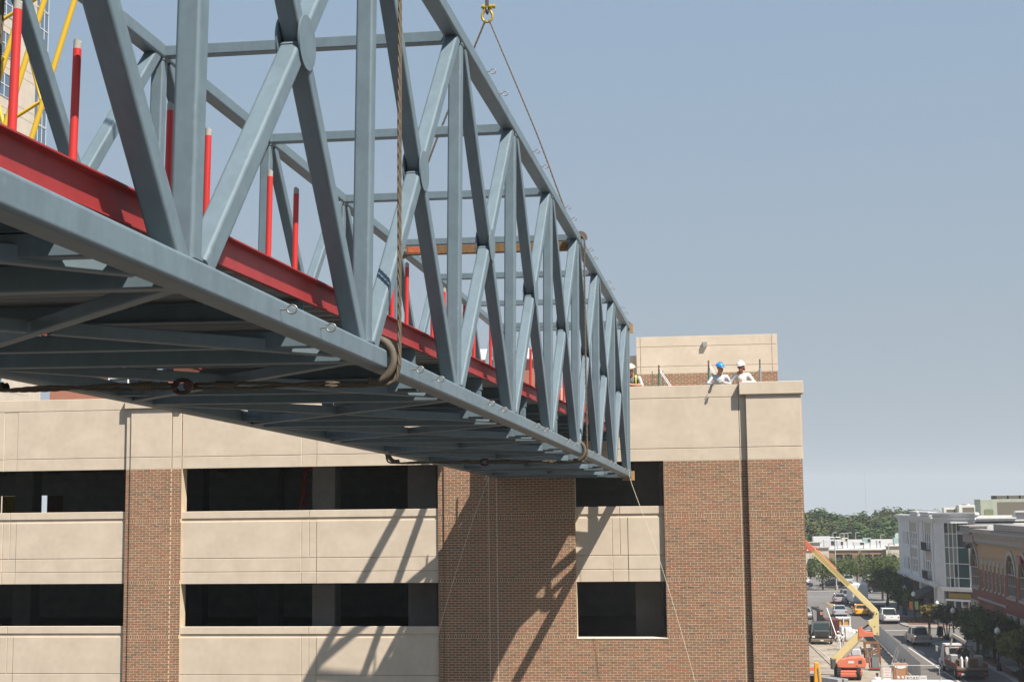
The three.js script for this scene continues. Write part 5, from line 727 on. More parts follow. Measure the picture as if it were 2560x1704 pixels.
// ---------------------------------------------------------------- construction yard
{
  // articulated boom lift
  const t = thing('boom_lift', 'orange and cream articulated boom lift reaching up past the brick corner', 'boom lift', [13, 0.006, -130]), X = x => x - 13, cr = M(lin(0.60, 0.485, 0.235), 0.5), crD = M(lin(0.36, 0.275, 0.10), 0.55), og = M(lin(0.58, 0.165, 0.095), 0.5), ogD = M(lin(0.48, 0.12, 0.065), 0.55);
  obj('engine_hood', prism([[X(11.95), 1.02], [X(14.3), 0.98], [X(14.4), 1.3], [X(14.34), 1.78], [X(14.1), 1.96], [X(12.9), 1.9], [X(12.3), 1.74], [X(11.9), 1.36]], 1.9, 0.09), og, t);
  obj('hood_window', bx(X(13.72), X(14.02), 1.38, 1.66, 0.95, 0.96), trimD, t); obj('hood_label', bx(X(12.85), X(13.35), 1.42, 1.62, 0.95, 0.957), M(lin(0.6, 0.58, 0.56), 0.6), t); obj('hood_vent', bx(X(13.5), X(13.66), 1.15, 1.2, 0.95, 0.957), trimD, t);
  obj('turntable', [new THREE.CylinderGeometry(0.7, 0.7, 0.2, 28).translate(0, 0.92, 0), bx(X(11.7), X(12.5), 0.98, 1.2, -0.5, 0.5)], trimD, t);
  obj('chassis', [cbx(-1.0, 1.0, 0.42, 0.82, -1.3, 1.3, 0.05), cbx(-0.9, 0.5, 0.3, 0.6, 0.7, 1.45, 0.04)], ogD, t);
  for (const x of [-0.95, 0.72]) for (const z of [-1.15, 1.0]) { const w = obj('wheel', new THREE.TorusGeometry(0.34, 0.15, 10, 28).scale(1, 1, 1.3).rotateY(Math.PI / 2 - 0.25).translate(x, 0.49, z), mat.rubber, t); obj('rim', [cyl(0, -0.14, 0.14, 0, 0.28, 0.28, 18).rotateZ(Math.PI / 2).rotateY(-0.25).translate(x, 0.49, z)], M(lin(0.4, 0.38, 0.33), 0.6), w); for (let i = 0; i < 18; i++) { const a = i / 18 * 6.283; obj('tread_lug', at(bx(-0.16, 0.16, -0.02, 0.02, -0.03, 0.03), 0, 0, 0).translate(0, 0.485, 0).rotateX(a).rotateY(-0.25).translate(x, 0.49, z), mat.rubber, w); } }
  obj('counterweight', cbx(X(11.45), X(11.85), 0.85, 1.75, -0.55, 0.55, 0.06), M(lin(0.08, 0.075, 0.07), 0.6), t);
  obj('lower_boom', bar(V(X(11.75), 1.55, 0), V(X(14.1), 3.85, 0), 0.5, 0.62, 0.05), cr, t);
  obj('knuckle', prism([[X(13.85), 3.3], [X(14.1), 3.55], [X(14.6), 3.62], [X(15.2), 3.6], [X(15.2), 4.0], [X(14.7), 4.03], [X(14.45), 4.1], [X(14.1), 4.5], [X(13.9), 4.3]], 0.62, 0.04), og, t);
  obj('upright', prism([[X(15.3), 5.85], [X(15.55), 5.95], [X(15.7), 5.76], [X(15.66), 3.72], [X(15.13), 3.78], [X(15.06), 4.3], [X(14.78), 4.7], [X(14.78), 4.98], [X(15.15), 5.15], [X(15.32), 5.5]], 0.6, 0.03), cr, t);
  obj('lift_cylinder', [rod(V(X(12.4), 1.6, 0.36), V(X(13.3), 2.55, 0.36), 0.09), rod(V(X(13.3), 2.55, 0.36), V(X(14.0), 3.3, 0.36), 0.05)], mat.galv, t); obj('upright_cylinder', [rod(V(X(14.2), 4.2, 0), V(X(15.0), 4.75, 0), 0.08)], trimD, t);
  for (const [px, py] of [[15.5, 3.92], [15.5, 5.6], [15.3, 4.5], [11.85, 1.7], [13.95, 3.6]]) obj('pivot_pin', cyl(0, -0.33, 0.33, 0, 0.05, 0.05, 10).rotateX(Math.PI / 2).translate(X(px), py, 0), trimD, t);
  const S = V(X(15.45), 5.78, 0), E = V(X(9.6), 11.78, 0), P = k => S.clone().lerp(E, k);
  obj('main_boom', bar(P(0), P(0.38), 0.42, 0.5, 0.04), cr, t); obj('fly_boom', bar(P(0.36), P(0.9), 0.34, 0.4, 0.04), crD, t); obj('fly_edge', [bar(P(0.37).add(V(-0.13, -0.16, 0.15)), P(0.9).add(V(-0.13, -0.16, 0.15)), 0.06, 0.06, 0.01)], cr, t); obj('hose_track', bar(P(0.58).add(V(0.16, 0.19, 0)), P(0.86).add(V(0.16, 0.19, 0)), 0.16, 0.16, 0.03), og, t); obj('tip_boom', bar(P(0.88), P(1.4), 0.4, 0.46, 0.04), ogD, t);
  // platform at the far tip, hidden behind the garage from here
  const B = P(1.4); obj('platform', [bx(B.x - 0.9, B.x + 0.9, B.y - 0.6, B.y - 0.5, -0.45, 0.45), ...[[-0.9, -0.45], [0.9, -0.45], [-0.9, 0.45], [0.9, 0.45]].map(([a, b]) => cyl(B.x + a, B.y - 0.5, B.y + 0.5, b, 0.025)), ...[-0.45, 0.45].map(b => rod(V(B.x - 0.9, B.y + 0.5, b), V(B.x + 0.9, B.y + 0.5, b), 0.025))], ogD, t);
}
{
  const wood = M(lin(0.30, 0.15, 0.075), 0.9, { map: T.wood }), rd = M(lin(0.26, 0.05, 0.035), 0.6), wrap = M(lin(0.62, 0.61, 0.6), 0.5), mar = M(lin(0.11, 0.03, 0.025), 0.75);
  const y0 = 0.006;
  // maroon container and rack
  let t = thing('site_container', 'maroon steel site box behind the standing workers', 'container', [15.0, y0, -167.5]); obj('shell', cbx(-0.75, 0.75, 0.1, 2.2, -1.6, 1.4, 0.03), mar, t); for (let i = 0; i < 9; i++) obj('rib', bx(-0.68 + i * 0.165, -0.62 + i * 0.165, 0.2, 2.1, 1.401, 1.43), mar, t); obj('skid', bx(-0.7, 0.7, 0, 0.1, -1.5, 1.3), trimD, t);
  t = thing('material_rack', 'white steel rack with yellow goods behind the wrapped bags', 'rack', [16.4, y0, -168.5]); for (const x of [-0.75, 0, 0.75]) for (const z of [-0.4, 0.4]) obj('post', bx(x - 0.06, x + 0.06, 0, 2.3, z - 0.05, z + 0.05), mat.white, t); for (const y of [0.5, 1.3, 2.22]) obj('shelf', bx(-0.81, 0.81, y - 0.06, y + 0.06, -0.46, 0.46), mat.white, t); for (const [x, y] of [[-0.38, 1.37], [0.38, 1.37], [0.36, 0.57]]) obj('goods', cbx(x - 0.28, x + 0.28, y, y + 0.55, -0.3, 0.3, 0.02), M(lin(0.5, 0.27, 0.06), 0.8), t);
  // wrapped pallets
  const pallet = (lab, x, z, w, h, seed) => { const q = thing('wrapped_pallet', lab, 'pallet', [x, y0, z], 0, 'plastic-wrapped pallets'), r = rng(seed); obj('pallet_base', [-1, 0, 1].map(k => bx(-w / 2, w / 2, 0, 0.12, k * 0.45 - 0.06, k * 0.45 + 0.06)), wood, q); const g = new THREE.BoxGeometry(w, h, 1.1, 10, 8, 8).translate(0, 0.13 + h / 2, 0), p = g.attributes.position; for (let i = 0; i < p.count; i++) { const n = sn(p.getX(i) * 3 + seed, p.getY(i) * 3, p.getZ(i) * 3) * 0.07, e = 1 - 0.14 * Math.pow(Math.abs(p.getY(i) - 0.13 - h / 2) / (h / 2), 3); p.setXYZ(i, p.getX(i) * (e + n), p.getY(i) + n * 0.6, p.getZ(i) * (e + n)); } g.computeVertexNormals(); obj('wrapped_bags', g, wrap, q); obj('strap', [bx(-w * 0.2, -w * 0.15, 0.12, h + 0.16, -0.58, 0.58)], trimD, q); return q; };
  pallet('white plastic-wrapped bag stack beside the two workers', 16.3, -164.0, 1.25, 1.35, 3); pallet('lower wrapped stack right of the bag stack', 17.5, -164.2, 1.1, 1.1, 6);
  // timber crate frame, red cart, sheets
  t = thing('timber_crate', 'open brown timber crate frame near the fence', 'crate', [16.5, y0, -143]); for (const x of [-0.65, 0, 0.65]) for (const z of [-0.5, 0.5]) obj('upright', bx(x - 0.06, x + 0.06, 0, 1.9, z - 0.05, z + 0.05), wood, t); for (const y of [0.1, 0.95, 1.85]) for (const z of [-0.56, 0.56]) obj('rail', bx(-0.72, 0.72, y - 0.07, y + 0.07, z - 0.025, z + 0.025), wood, t); obj('contents', [cbx(-0.5, -0.05, 0.15, 1.4, -0.3, 0.3, 0.03), cbx(0.08, 0.5, 0.15, 0.8, -0.3, 0.3, 0.03)], mat.galv, t); obj('deck', bx(-0.7, 0.7, 0.04, 0.12, -0.55, 0.55), wood, t);
  t = thing('material_cart', 'red framed cart holding dark sheets, in front of the timber crate', 'cart', [16.0, y0, -136.5], -0.1); obj('frame', [bx(-0.5, 0.5, 0.12, 0.22, -0.5, 0.5), bx(-0.55, -0.45, 0.12, 1.25, -0.52, -0.42), bx(0.45, 0.55, 0.12, 1.25, -0.52, -0.42), bx(-0.45, 0.45, 1.15, 1.25, -0.52, -0.42), bar(V(-0.5, 1.2, -0.47), V(-0.42, 0.2, 0.5), 0.08, 0.08, 0.01)], rd, t); obj('sheet', at(bx(-0.38, 0.38, 0, 1.15, -0.02, 0.02), 0, 0.23, -0.1, 0, -0.25), M(lin(0.09, 0.095, 0.09), 0.5), t); obj('sheet', at(bx(-0.3, 0.34, 0, 0.95, -0.02, 0.02), 0.04, 0.23, 0.02, 0, -0.28), M(lin(0.13, 0.135, 0.13), 0.5), t); for (const x of [-0.4, 0.4]) for (const z of [-0.4, 0.4]) obj('castor', cyl(0, -0.03, 0.03, 0, 0.06, 0.06, 10).rotateZ(Math.PI / 2).translate(x, 0.06, z), mat.rubber, t);
  t = thing('steel_stud_bundle', 'bundle of galvanised studs leaning over the portable toilet', 'studs', [16.2, y0, -127.5]); for (let i = 0; i < 7; i++) obj('stud', bar(V(-0.45 + i * 0.06, 0, 0.1 * (i % 2)), V(0.55 + i * 0.045, 2.75 + (i % 3) * 0.12, -0.2 + 0.05 * i), 0.09, 0.04, 0.004), mat.galv, t);
  t = thing('roof_sheet_stack', 'grey metal sheets stacked upright by the lift boom', 'metal sheets', [15.0, y0, -141.5], 0.3); for (let i = 0; i < 5; i++) obj('sheet', at(bx(-0.5, 0.5, 0, 1.5 - i * 0.06, -0.01, 0.01), 0, 0, i * 0.07, 0.1 * i, -0.35), i % 2 ? mat.galv : M(lin(0.25, 0.26, 0.29), 0.5), t); obj('prop', bar(V(-0.6, 0, 0.5), V(0.2, 1.2, -0.3), 0.06, 0.06, 0.01), wood, t);
  t = thing('debris_pile', 'heap of sacks and offcuts between the rack and the fence', 'debris', [17.2, y0, -151]); const r = rng(31); for (let i = 0; i < 16; i++) obj('offcut', at(cbx(-0.35, 0.35, -0.05, 0.05, -0.12, 0.12, 0.01).scale(0.7 + r(), 1 + r(), 0.8 + r()), (r() - 0.5) * 1.7, 0.08 + r() * 0.55, (r() - 0.5) * 2.4, r() * 3, (r() - 0.5) * 0.5), [wood, mat.galv, wrap, M(lin(0.06, 0.12, 0.06), 0.8)][i % 4], t);
  t = thing('metal_duct_stack', 'grey duct sections lying beside the yellow machine', 'ducts', [11.2, y0, -124.5], 0.5); for (let i = 0; i < 4; i++) obj('duct', at(cbx(-0.25, 0.25, 0, 0.35, -1.1, 1.1, 0.02), -0.3 + (i % 2) * 0.55, Math.floor(i / 2) * 0.36, 0, 0.06 * i), i % 2 ? mat.galv : M(lin(0.27, 0.27, 0.28), 0.5), t);
  // yellow machine at the lower left of the yard
  t = thing('telehandler', 'yellow telehandler arm rising beside the brick corner', 'machine', [8.9, y0, -112]); const yl = M(lin(0.62, 0.30, 0.015), 0.45); obj('mast', [prism([[-0.35, 1.2], [0.25, 1.2], [0.2, 2.4], [0.05, 3.35], [-0.25, 3.35], [-0.3, 2.4]], 0.5, 0.05)], yl, t); obj('arm', bar(V(-0.1, 2.95, 0.1), V(-1.6, 2.7, 0.2), 0.2, 0.24, 0.03), mat.orange, t); obj('body', cbx(-1.0, 0.5, 0.5, 1.35, -1.4, 1.4, 0.08), yl, t); obj('cab', frustum(-0.9, 0.3, 0.9, 1.35, -0.7, 0.2, 0.8, 2.3).translate(-0.6, 0, -0.6), carGlass, t); obj('ram', rod(V(0.12, 1.3, 0.28), V(0.0, 3.0, 0.28), 0.05), mat.galv, t); for (const x of [-0.95, 0.45]) for (const z of [-1, 1]) wheel(t, x, z, 0.55, 0.4);
  // portable toilet
  t = thing('portable_toilet', 'tan portable toilet with a white domed roof', 'portable toilet', [16.65, y0, -124.8], -0.05); const tan = M(lin(0.36, 0.18, 0.085), 0.6); obj('cabin', cbx(-0.55, 0.55, 0.1, 1.85, -0.58, 0.58, 0.03), tan, t); obj('door', [bx(-0.42, 0.42, 0.18, 1.8, 0.582, 0.61)], M(lin(0.40, 0.20, 0.095), 0.6), t); obj('roof', new THREE.CylinderGeometry(0.62, 0.62, 1.26, 20, 1, false, -Math.PI / 2, Math.PI).rotateX(Math.PI / 2).rotateY(0).scale(1, 0.55, 1).rotateY(0).translate(0, 1.86, 0), mat.white, t); obj('door_frame', [bx(-0.55, -0.46, 0.1, 1.86, 0.582, 0.63), bx(0.46, 0.55, 0.1, 1.86, 0.582, 0.63), bx(-0.46, 0.46, 1.8, 1.88, 0.582, 0.64)], tan, t); obj('skid', bx(-0.6, 0.6, 0, 0.1, -0.62, 0.62), trimD, t); for (const x of [0.15, 0.4]) obj('roof_vent', cyl(x, 2.0, 2.24, -0.2, 0.045), mat.black, t);
  // fence with debris netting along the road
  const net = new THREE.MeshPhysicalMaterial({ color: lin(0.16, 0.15, 0.14), roughness: 0.9, transmission: 0.8, thickness: 0, side: THREE.DoubleSide });
  for (let i = 0; i < 15; i++) { const z = -171 + i * 3.05, x = 19.75 - i * 0.095, q = thing('fence_panel', `mesh site fence panel, ${['first', 'second', 'third', 'fourth', 'fifth', 'sixth', 'seventh', 'eighth', 'ninth', 'tenth', 'eleventh', 'twelfth', 'thirteenth', 'fourteenth', 'fifteenth'][i]} from the far end of the row`, 'fence', [x, y0, z + 1.5], 0, 'site fence panels along the road'); const g = []; for (const dz of [-1.5, 1.5]) g.push(cyl(0, 0, 1.95, dz, 0.024, 0.024, 8)); for (const y of [0.12, 1.92]) g.push(rod(V(0, y, -1.5), V(0, y, 1.5), 0.02, 0.02, 6)); obj('frame', g, mat.galv, q); obj('netting', bx(-0.006, 0.006, 0.15, 1.9, -1.47, 1.47), net, q); for (let k = -4; k <= 4; k++) obj('wire', rod(V(0.012, 0.13, k * 0.33), V(0.012, 1.9, k * 0.33), 0.006, 0.006, 5), mat.galv, q); for (const dz of [-1.52, 1.52]) obj('foot', cbx(-0.35, 0.35, 0, 0.08, dz - 0.1, dz + 0.1, 0.02), mat.concrete, q); }
  // signs
  const board = (name, lab, x, z, w, h, yb, m, lines, turn = 0) => { const q = thing(name, lab, 'sign', [x, y0, z], turn); for (const k of [-1, 1]) obj('leg', bx(k * w * 0.4 - 0.03, k * w * 0.4 + 0.03, 0, yb + h * 0.9, -0.05, -0.012), mat.galv, q);
    const c = document.createElement('canvas'); c.width = 256; c.height = Math.round(256 * h / w); const g = c.getContext('2d'); g.fillStyle = m; g.fillRect(0, 0, 256, c.height); g.textAlign = 'center'; g.textBaseline = 'middle'; for (const [txt, yy, size, col] of lines) { g.fillStyle = col; g.font = 'bold ' + size + 'px sans-serif'; g.fillText(txt, 128, yy * c.height); }
    const tx = new THREE.CanvasTexture(c); tx.colorSpace = THREE.SRGBColorSpace; const pg = new THREE.PlaneGeometry(w, h); pg.translate(0, yb + h / 2, 0.004); const f = mesh('face', pg, new THREE.MeshStandardMaterial({ map: tx, roughness: 0.6 }), q); obj('backing', bx(-w / 2, w / 2, yb, yb + h, -0.011, 0.0), mat.white, q); return q; };
  board('road_sign', 'white board lettered ROAD beside the portable toilet', 15.83, -112, 1.02, 0.46, 1.93, '#d8d4ce', [['ROAD', 0.46, 84, '#4a3f3c']]); board('keep_sign', 'smaller white board lettered KEEP next to the ROAD board', 16.62, -112, 0.5, 0.46, 1.93, '#d2cfc9', [['KEEP', 0.42, 76, '#6a6866']]);
  board('warning_sign', 'white notice with red lettering wired to the gate', 14.75, -118, 0.62, 0.72, 1.55, '#d9cfcb', [['DANGER', 0.2, 42, '#b0505a'], ['HARD HAT', 0.5, 36, '#b0505a'], ['AREA', 0.78, 40, '#b0505a']], -0.1); board('notice_sign', 'plain white notice below the red lettered one', 14.72, -117.9, 0.6, 0.5, 1.0, '#dcdcd8', [], 0);
  t = thing('barricade', 'orange and white striped barricade in front of the toilet', 'barricade', [15.85, y0, -118.5]); for (const x of [-0.3, 0.3]) obj('leg', bar(V(x, 0, 0.3), V(x, 1.65, 0), 0.05, 0.05, 0.01), mat.galv, t); for (let i = 0; i < 5; i++) obj('stripe', prism([[-0.4 + i * 0.17, 1.42], [-0.24 + i * 0.17, 1.42], [-0.31 + i * 0.17, 1.6], [-0.47 + i * 0.17, 1.6]], 0.03), i % 2 ? mat.white : mat.orange, t);
  t = thing('site_gate', 'pipe gate with a top rail in front of the toilet', 'gate', [16.6, y0, -119.5]); obj('frame', [rod(V(-2.2, 2.3, 0), V(2.4, 2.3, 0), 0.03), rod(V(-2.2, 0.2, 0), V(2.4, 0.2, 0), 0.03), cyl(-2.2, 0, 2.35, 0, 0.035), cyl(2.4, 0, 2.35, 0, 0.035), cyl(-0.9, 0.2, 2.3, 0, 0.025)], mat.galv, t); for (let i = 0; i < 22; i++) obj('wire', rod(V(-2.1 + i * 0.2, 0.22, 0), V(-2.1 + i * 0.2, 2.28, 0), 0.004, 0.004, 4), mat.galv, t);
  tag(obj('guy_rope', hose([V(11.9, 0.05, -161), V(12.4, 0.35, -146), V(12.6, 0.1, -131)], 0.05, 20, 6), M(lin(0.6, 0.55, 0.46), 0.9)), 'pale hose lying across the yard towards the lift', 'hose');
  tag(obj('leaning_pole', rod(V(14.9, 0.2, -158), V(14.15, 3.7, -163), 0.05, 0.05, 8), mat.white), 'long white pole leaning above the two workers', 'pole');
}
{
  // yellow lattice crane boom behind the bridge at the upper left
  const t = thing('crane_boom', 'yellow tubular lattice crane boom at the upper left corner', 'crane', [-16.2, 17.5, -30.5]); const yl = M(lin(0.66, 0.42, 0.03), 0.45);
  const B0 = V(0.87, 6.61, 0.5), D = V(0.285, 0.958, 0), pt = (k, dx, dz) => B0.clone().addScaledVector(D, k).add(V(dx, 0, dz));
  for (const [dx, dz] of [[0, 0], [-1.3, 0], [-1.25, -1.2], [0.05, -1.2]]) obj('chord', rod(pt(-7, dx, dz), pt(16, dx, dz), 0.066, 0.066, 14), yl, t);
  for (let i = -2; i < 5; i++) for (const dz of [0, -1.2]) { const a = i * 3.3 + (dz ? 1 : 0); obj('lacing', rod(pt(a, 0, dz), pt(a + 2.35, -1.3, dz), 0.042, 0.042, 10), yl, t); obj('lacing', rod(pt(a + 2.35, -1.3, dz), pt(a + 3.3, 0, dz), 0.042, 0.042, 10), yl, t); }
  for (let i = -2; i < 8; i++) obj('lacing', rod(pt(i * 1.65, -1.3, 0), pt(i * 1.65 + 0.5, -1.25, -1.2), 0.035, 0.035, 8), yl, t);
}
// ---------------------------------------------------------------- people
function sdfBody(bones, c, half, res, k = 0.035) {          // smooth union of tapered capsules, polygonised; colour of the nearest bone
  const mc = new MarchingCubes(res, new THREE.MeshBasicMaterial(), false, false, 120000), n = res, F = mc.field, hs = n / 2, B = bones.map(b => ({ ...b, d: b.b.clone().sub(b.a), l2: Math.max(1e-9, b.b.distanceToSquared(b.a)) }));
  const dist = (b, x, y, z) => { const px = x - b.a.x, py = y - b.a.y, pz = z - b.a.z, t = Math.min(1, Math.max(0, (px * b.d.x + py * b.d.y + pz * b.d.z) / b.l2)), ex = px - b.d.x * t, ey = py - b.d.y * t, ez = pz - b.d.z * t; return Math.sqrt(ex * ex + ey * ey + ez * ez) - (b.ra + (b.rb - b.ra) * t); };
  for (let k3 = 0; k3 < n; k3++) for (let j = 0; j < n; j++) for (let i = 0; i < n; i++) {
    const x = c.x + (i - hs) / hs * half, y = c.y + (j - hs) / hs * half, z = c.z + (k3 - hs) / hs * half; let d = 1e3;
    for (const b of B) { const e = dist(b, x, y, z); if (e > d + k) continue; const h = Math.max(k - Math.abs(d - e), 0) / k; d = Math.min(d, e) - h * h * k * 0.25; }
    F[k3 * n * n + j * n + i] = -d;
  }
  mc.isolation = 0; mc.update();
  const cnt = mc.count ?? mc.geometry.drawRange.count, pos = new Float32Array(cnt * 3), nor = new Float32Array(cnt * 3), col = new Float32Array(cnt * 3);
  for (let i = 0; i < cnt; i++) {
    const p = [0, 1, 2].map(q => mc.positionArray[i * 3 + q] * half + [c.x, c.y, c.z][q]); pos.set(p, i * 3); nor.set([0, 1, 2].map(q => mc.normalArray[i * 3 + q]), i * 3);
    let m = 1e3, cc = null; for (const b of B) { const e = dist(b, ...p); if (e < m) { m = e; cc = b.c; } } col.set(cc, i * 3);
  }
  const g = new THREE.BufferGeometry(); g.setAttribute('position', new THREE.BufferAttribute(pos, 3)); g.setAttribute('normal', new THREE.BufferAttribute(nor, 3)); g.setAttribute('color', new THREE.BufferAttribute(col, 3)); return g;
}
const skinL = [0.40, 0.22, 0.15], skinD = [0.10, 0.055, 0.035], bodyM = new THREE.MeshStandardMaterial({ vertexColors: true, roughness: 0.85 });
function person(label, [x, y, z], turn, o) {                // local: feet at 0, facing +z
  const t = thing('person', label, 'person', [x, y, z], turn, o.group), s = o.h / 1.75, P = (a, b, c) => V(a * s, b * s, c * s), lean = o.lean ?? 0, U = (a, b, c) => P(a, b - Math.abs(lean) * 0.08 * (b - 0.95), c + lean * (b - 0.95)), bones = [], add = (a, b, ra, rb, c) => bones.push({ a, b, ra: ra * s, rb: rb * s, c });
  const sh = o.shirt, pa = o.pants, sk = o.skin ?? skinL, sl = o.sleeves ?? sh, gl = o.gloves ?? sk, st = o.step ?? 0.0;
  for (const k of [-1, 1]) { add(P(k * 0.09, 0.92, 0), P(k * 0.11, 0.5, 0.03 + st * k * 0.5), 0.085, 0.062, pa); add(P(k * 0.11, 0.5, 0.03 + st * k * 0.5), P(k * 0.115, 0.1, -0.01 + st * k), 0.058, 0.045, pa); add(P(k * 0.115, 0.05, -0.05 + st * k), P(k * 0.13, 0.045, 0.15 + st * k), 0.045, 0.04, o.boots ?? [0.05, 0.035, 0.025]); }
  add(P(-0.07, 0.95, 0), P(0.07, 0.95, 0), 0.11, 0.11, pa); add(U(0, 1.04, 0), U(0, 1.3, 0), 0.125, 0.15, sh); add(U(-0.13, 1.38, -0.01), U(0.13, 1.38, -0.01), 0.085, 0.085, sh); add(U(0, 1.42, 0), U(0, 1.54, 0.01), 0.055, 0.05, sk);
  const hd = o.head ?? [0, 0], hq = new THREE.Quaternion().setFromEuler(new THREE.Euler(hd[1], hd[0], 0, 'YXZ')), hc = U(0, 1.635, 0.03), Hd = (a, b, c) => V(a * s, b * s, c * s).applyQuaternion(hq).add(hc);
  add(Hd(0, 0.045, -0.015), Hd(0, 0.02, 0.01), 0.088, 0.085, sk); add(Hd(0, -0.05, 0.03), Hd(0, -0.085, 0.045), 0.058, 0.04, sk); add(Hd(0, 0.0, 0.095), Hd(0, -0.035, 0.112), 0.011, 0.017, sk); for (const k of [-1, 1]) { add(Hd(k * 0.088, 0.015, 0), Hd(k * 0.088, -0.025, 0.005), 0.017, 0.012, sk); add(Hd(k * 0.02, -0.07, 0.085), Hd(0, -0.068, 0.09), 0.008, 0.01, [sk[0] * 0.8, sk[1] * 0.6, sk[2] * 0.6]); }
  if (o.hair) add(Hd(0, 0.06, -0.03), Hd(0, 0.07, 0.0), 0.09, 0.088, o.hair);
  const fingers = [];
  o.arms.forEach(([e, h], i) => { const k = i ? 1 : -1, S = U(k * 0.19, 1.41, 0), E = P(...e), Hn = P(...h), dir = Hn.clone().sub(E).normalize(); add(S, E, 0.052, 0.043, sl); add(E, Hn, 0.041, 0.03, o.bareArms ? sk : sl); add(Hn, Hn.clone().addScaledVector(dir, 0.07 * s), 0.032, 0.034, gl);
    const side = dir.clone().cross(V(0, 1, 0.01)).normalize(), down = dir.clone().cross(side).normalize(); const b0 = Hn.clone().addScaledVector(dir, 0.08 * s);
    for (let f = 0; f < 4; f++) { const a = b0.clone().addScaledVector(side, (f - 1.5) * 0.019 * s), m = a.clone().addScaledVector(dir, [0.04, 0.047, 0.044, 0.034][f] * s), q = m.clone().addScaledVector(dir, 0.02 * s).addScaledVector(down, 0.028 * s); fingers.push([a, m, gl], [m, q, gl]); }
    const a = Hn.clone().addScaledVector(dir, 0.03 * s).addScaledVector(side, -k * 0.03 * s); fingers.push([a, a.clone().addScaledVector(dir, 0.045 * s).addScaledVector(side, -k * 0.03 * s), gl]); });
  const low = o.crop ? 0.85 * s : -0.02, hiY = 1.8 * s, half = o.crop ? 0.56 * s : 0.92 * s, cy = (low + hiY) / 2;
  const body = sdfBody(bones, V(0, cy, (o.lean ?? 0) * 0.3), half, o.crop ? 78 : 72);
  const fg = fingers.map(([a, b, c]) => { const g = new THREE.CapsuleGeometry(0.0088 * s, a.distanceTo(b), 3, 6); g.translate(0, a.distanceTo(b) / 2, 0); g.applyQuaternion(new THREE.Quaternion().setFromUnitVectors(V(0, 1, 0), b.clone().sub(a).normalize())); g.translate(a.x, a.y, a.z); const cc = new Float32Array(g.attributes.position.count * 3); for (let i = 0; i < cc.length; i += 3) cc.set(c, i); g.setAttribute('color', new THREE.BufferAttribute(cc, 3)); return g; });
  const extra = []; if (o.crop) for (const k of [-1, 1]) extra.push(rod(P(k * 0.1, 0.05, 0), P(k * 0.095, 0.92, 0), 0.06 * s, 0.08 * s, 10));
  extra.forEach(g => { const cc = new Float32Array(g.attributes.position.count * 3); for (let i = 0; i < cc.length; i += 3) cc.set(pa, i); g.setAttribute('color', new THREE.BufferAttribute(cc, 3)); });
  obj('body', [body, ...fg, ...extra], bodyM, t);
  obj('eyes', [-1, 1].map(k => { const p = Hd(k * 0.033, 0.012, 0.083); return sph(p.x, p.y, p.z, 0.011 * s, 1, 1, 1, 8); }), mat.black, t).userData.kind = 'stuff';
  if (o.helmet) { const g = [new THREE.SphereGeometry(0.118 * s, 20, 10, 0, 6.2832, 0, Math.PI * 0.52).scale(0.95, 1.0, 1.12), new THREE.TorusGeometry(0.118 * s, 0.012 * s, 6, 24).rotateX(Math.PI / 2).scale(0.97, 0.6, 1.16), new THREE.CylinderGeometry(0.1 * s, 0.11 * s, 0.012 * s, 16, 1, false, -0.9, 1.8).translate(0, 0, 0.06 * s), new THREE.CapsuleGeometry(0.012 * s, 0.12 * s, 3, 6).rotateX(Math.PI / 2).translate(0, 0.117 * s, 0)]; for (const q of g) { q.translate(0, 0.052 * s, -0.008 * s); q.applyQuaternion(hq); q.translate(hc.x, hc.y, hc.z); } obj('helmet', g, M(lin(...o.helmet), 0.4), t); }
  if (o.vest) { const g = []; for (const k of [-1, 1]) g.push(hose([U(k * 0.1, 1.05, 0.125), U(k * 0.11, 1.25, 0.152), U(k * 0.11, 1.42, 0.075), U(k * 0.1, 1.475, 0), U(k * 0.11, 1.4, -0.1), U(k * 0.1, 1.1, -0.13)].map(p => p), 0.024 * s, 24, 6)); obj('vest', g, M(lin(0.55, 0.52, 0.03), 0.7), t); obj('orange_band', [hose([U(-0.14, 1.12, 0.03), U(0, 1.12, 0.142), U(0.14, 1.12, 0.03)], 0.02 * s, 14, 6)], M(lin(0.65, 0.13, 0.03), 0.7), t); }
  if (o.scarf) obj('bandana', [sph(...Hd(0, -0.01, -0.06).toArray(), 0.08 * s, 1.05, 1.1, 0.9), sph(...Hd(0.06, -0.07, -0.07).toArray(), 0.035 * s, 0.8, 1.4, 0.8)], M(lin(0.20, 0.03, 0.03), 0.9), t);
  if (o.visor) obj('face_shield', [new THREE.SphereGeometry(0.075 * s, 14, 8).scale(1.15, 0.75, 0.8).applyQuaternion(hq).translate(...Hd(0, 0.07, 0.075).toArray())], M(lin(0.7, 0.69, 0.66), 0.4), t);
  return t;
}
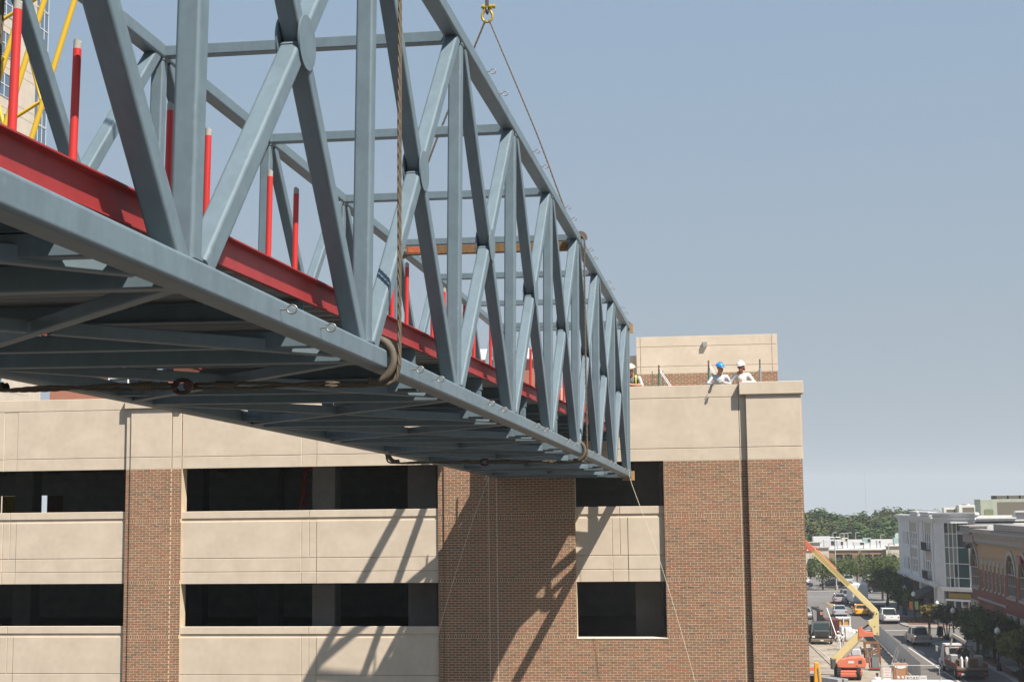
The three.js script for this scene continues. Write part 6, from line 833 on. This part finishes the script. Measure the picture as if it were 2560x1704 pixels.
{
  const rg = 'workers leaning on the garage parapet', yg = 'workers standing in the yard', wht = [0.62, 0.61, 0.58], gy = [0.42, 0.44, 0.48];
  person('person in white helmet and yellow vest resting crossed arms on the parapet', [-1.58, 17.55, -40.12], -0.25, { h: 1.76, lean: 0.42, shirt: [0.16, 0.17, 0.18], pants: [0.05, 0.06, 0.09], bareArms: true, sleeves: [0.40, 0.41, 0.43], helmet: [0.60, 0.56, 0.44], vest: true, head: [-0.5, 0.35], arms: [[[-0.27, 1.13, 0.2], [-0.13, 1.22, 0.36]], [[0.29, 1.17, 0.28], [-0.02, 1.2, 0.45]]], crop: true, group: rg });
  person('person in blue helmet and pale grey shirt, gloved hand hanging over the parapet', [0.76, 17.55, -40.05], 0.12, { h: 1.74, lean: 0.3, shirt: gy, pants: [0.08, 0.09, 0.12], helmet: [0.03, 0.22, 0.55], gloves: [0.36, 0.34, 0.28], head: [0.75, 0.25], arms: [[[-0.34, 1.19, 0.22], [-0.25, 1.14, 0.62]], [[0.33, 1.17, 0.22], [0.05, 1.21, 0.44]]], crop: true, group: rg });
  person('person in white shirt and white helmet with red bandana, hand at the chin', [1.40, 17.55, -40.05], -0.15, { h: 1.77, lean: 0.28, shirt: wht, pants: [0.3, 0.3, 0.3], skin: [0.24, 0.12, 0.08], helmet: [0.70, 0.69, 0.66], scarf: true, visor: true, head: [-0.25, 0.2], arms: [[[-0.3, 1.16, 0.26], [-0.09, 1.42, 0.33]], [[0.36, 1.17, 0.2], [0.02, 1.2, 0.4]]], crop: true, group: rg });
  person('person in white overalls and white helmet, back to us, beside the dark lorry', [14.45, 0.006, -154.2], Math.PI - 0.15, { h: 1.92, shirt: wht, pants: wht, helmet: [0.72, 0.71, 0.68], skin: [0.2, 0.1, 0.07], bareArms: true, head: [0.1, 0.1], arms: [[[-0.3, 1.1, -0.03], [-0.31, 0.84, 0.08]], [[0.3, 1.1, -0.03], [0.26, 0.85, 0.12]]], step: 0.06, group: yg });
  person('shorter person in grey-white work clothes and helmet, right of the taller one', [15.0, 0.006, -155.2], Math.PI + 0.5, { h: 1.62, shirt: [0.45, 0.44, 0.43], pants: [0.38, 0.37, 0.37], helmet: [0.70, 0.69, 0.66], skin: skinD, head: [0, 0.3], arms: [[[-0.28, 1.12, 0.05], [-0.16, 0.95, 0.24]], [[0.28, 1.12, 0.05], [0.16, 0.95, 0.24]]], group: yg });
  person('person in white T-shirt at the bottom of the yard', [13.97, 0.006, -118], Math.PI + 0.1, { h: 1.86, shirt: [0.68, 0.67, 0.66], pants: [0.1, 0.1, 0.12], skin: [0.14, 0.075, 0.05], hair: [0.02, 0.016, 0.014], bareArms: true, arms: [[[-0.28, 1.12, 0.0], [-0.3, 0.86, 0.08]], [[0.28, 1.12, 0.0], [0.3, 0.86, 0.08]]] });
  person('person in pale blue shirt and dark trousers walking on the pavement', [28.3, 0.13, -188.6], Math.PI, { h: 1.78, shirt: [0.5, 0.55, 0.65], pants: [0.03, 0.03, 0.04], skin: skinD, hair: [0.015, 0.012, 0.01], bareArms: true, step: 0.16, arms: [[[-0.27, 1.12, -0.08], [-0.3, 0.88, 0.05]], [[0.27, 1.12, 0.04], [0.28, 0.9, 0.18]]] });
  person('person in light top at the corner shop entrance', [31.0, 0.13, -181.6], 0.4, { h: 1.74, shirt: [0.4, 0.42, 0.48], pants: [0.05, 0.05, 0.07], skin: skinL, hair: [0.04, 0.025, 0.015], arms: [[[-0.27, 1.12, 0], [-0.28, 0.88, 0.1]], [[0.27, 1.12, 0], [0.28, 0.88, 0.1]]] });
}
// ---------------------------------------------------------------- summer haze
scene.fog = new THREE.FogExp2(new THREE.Color().setRGB(0.70, 0.73, 0.77), 0.00024);
renderer.render(scene, camera);
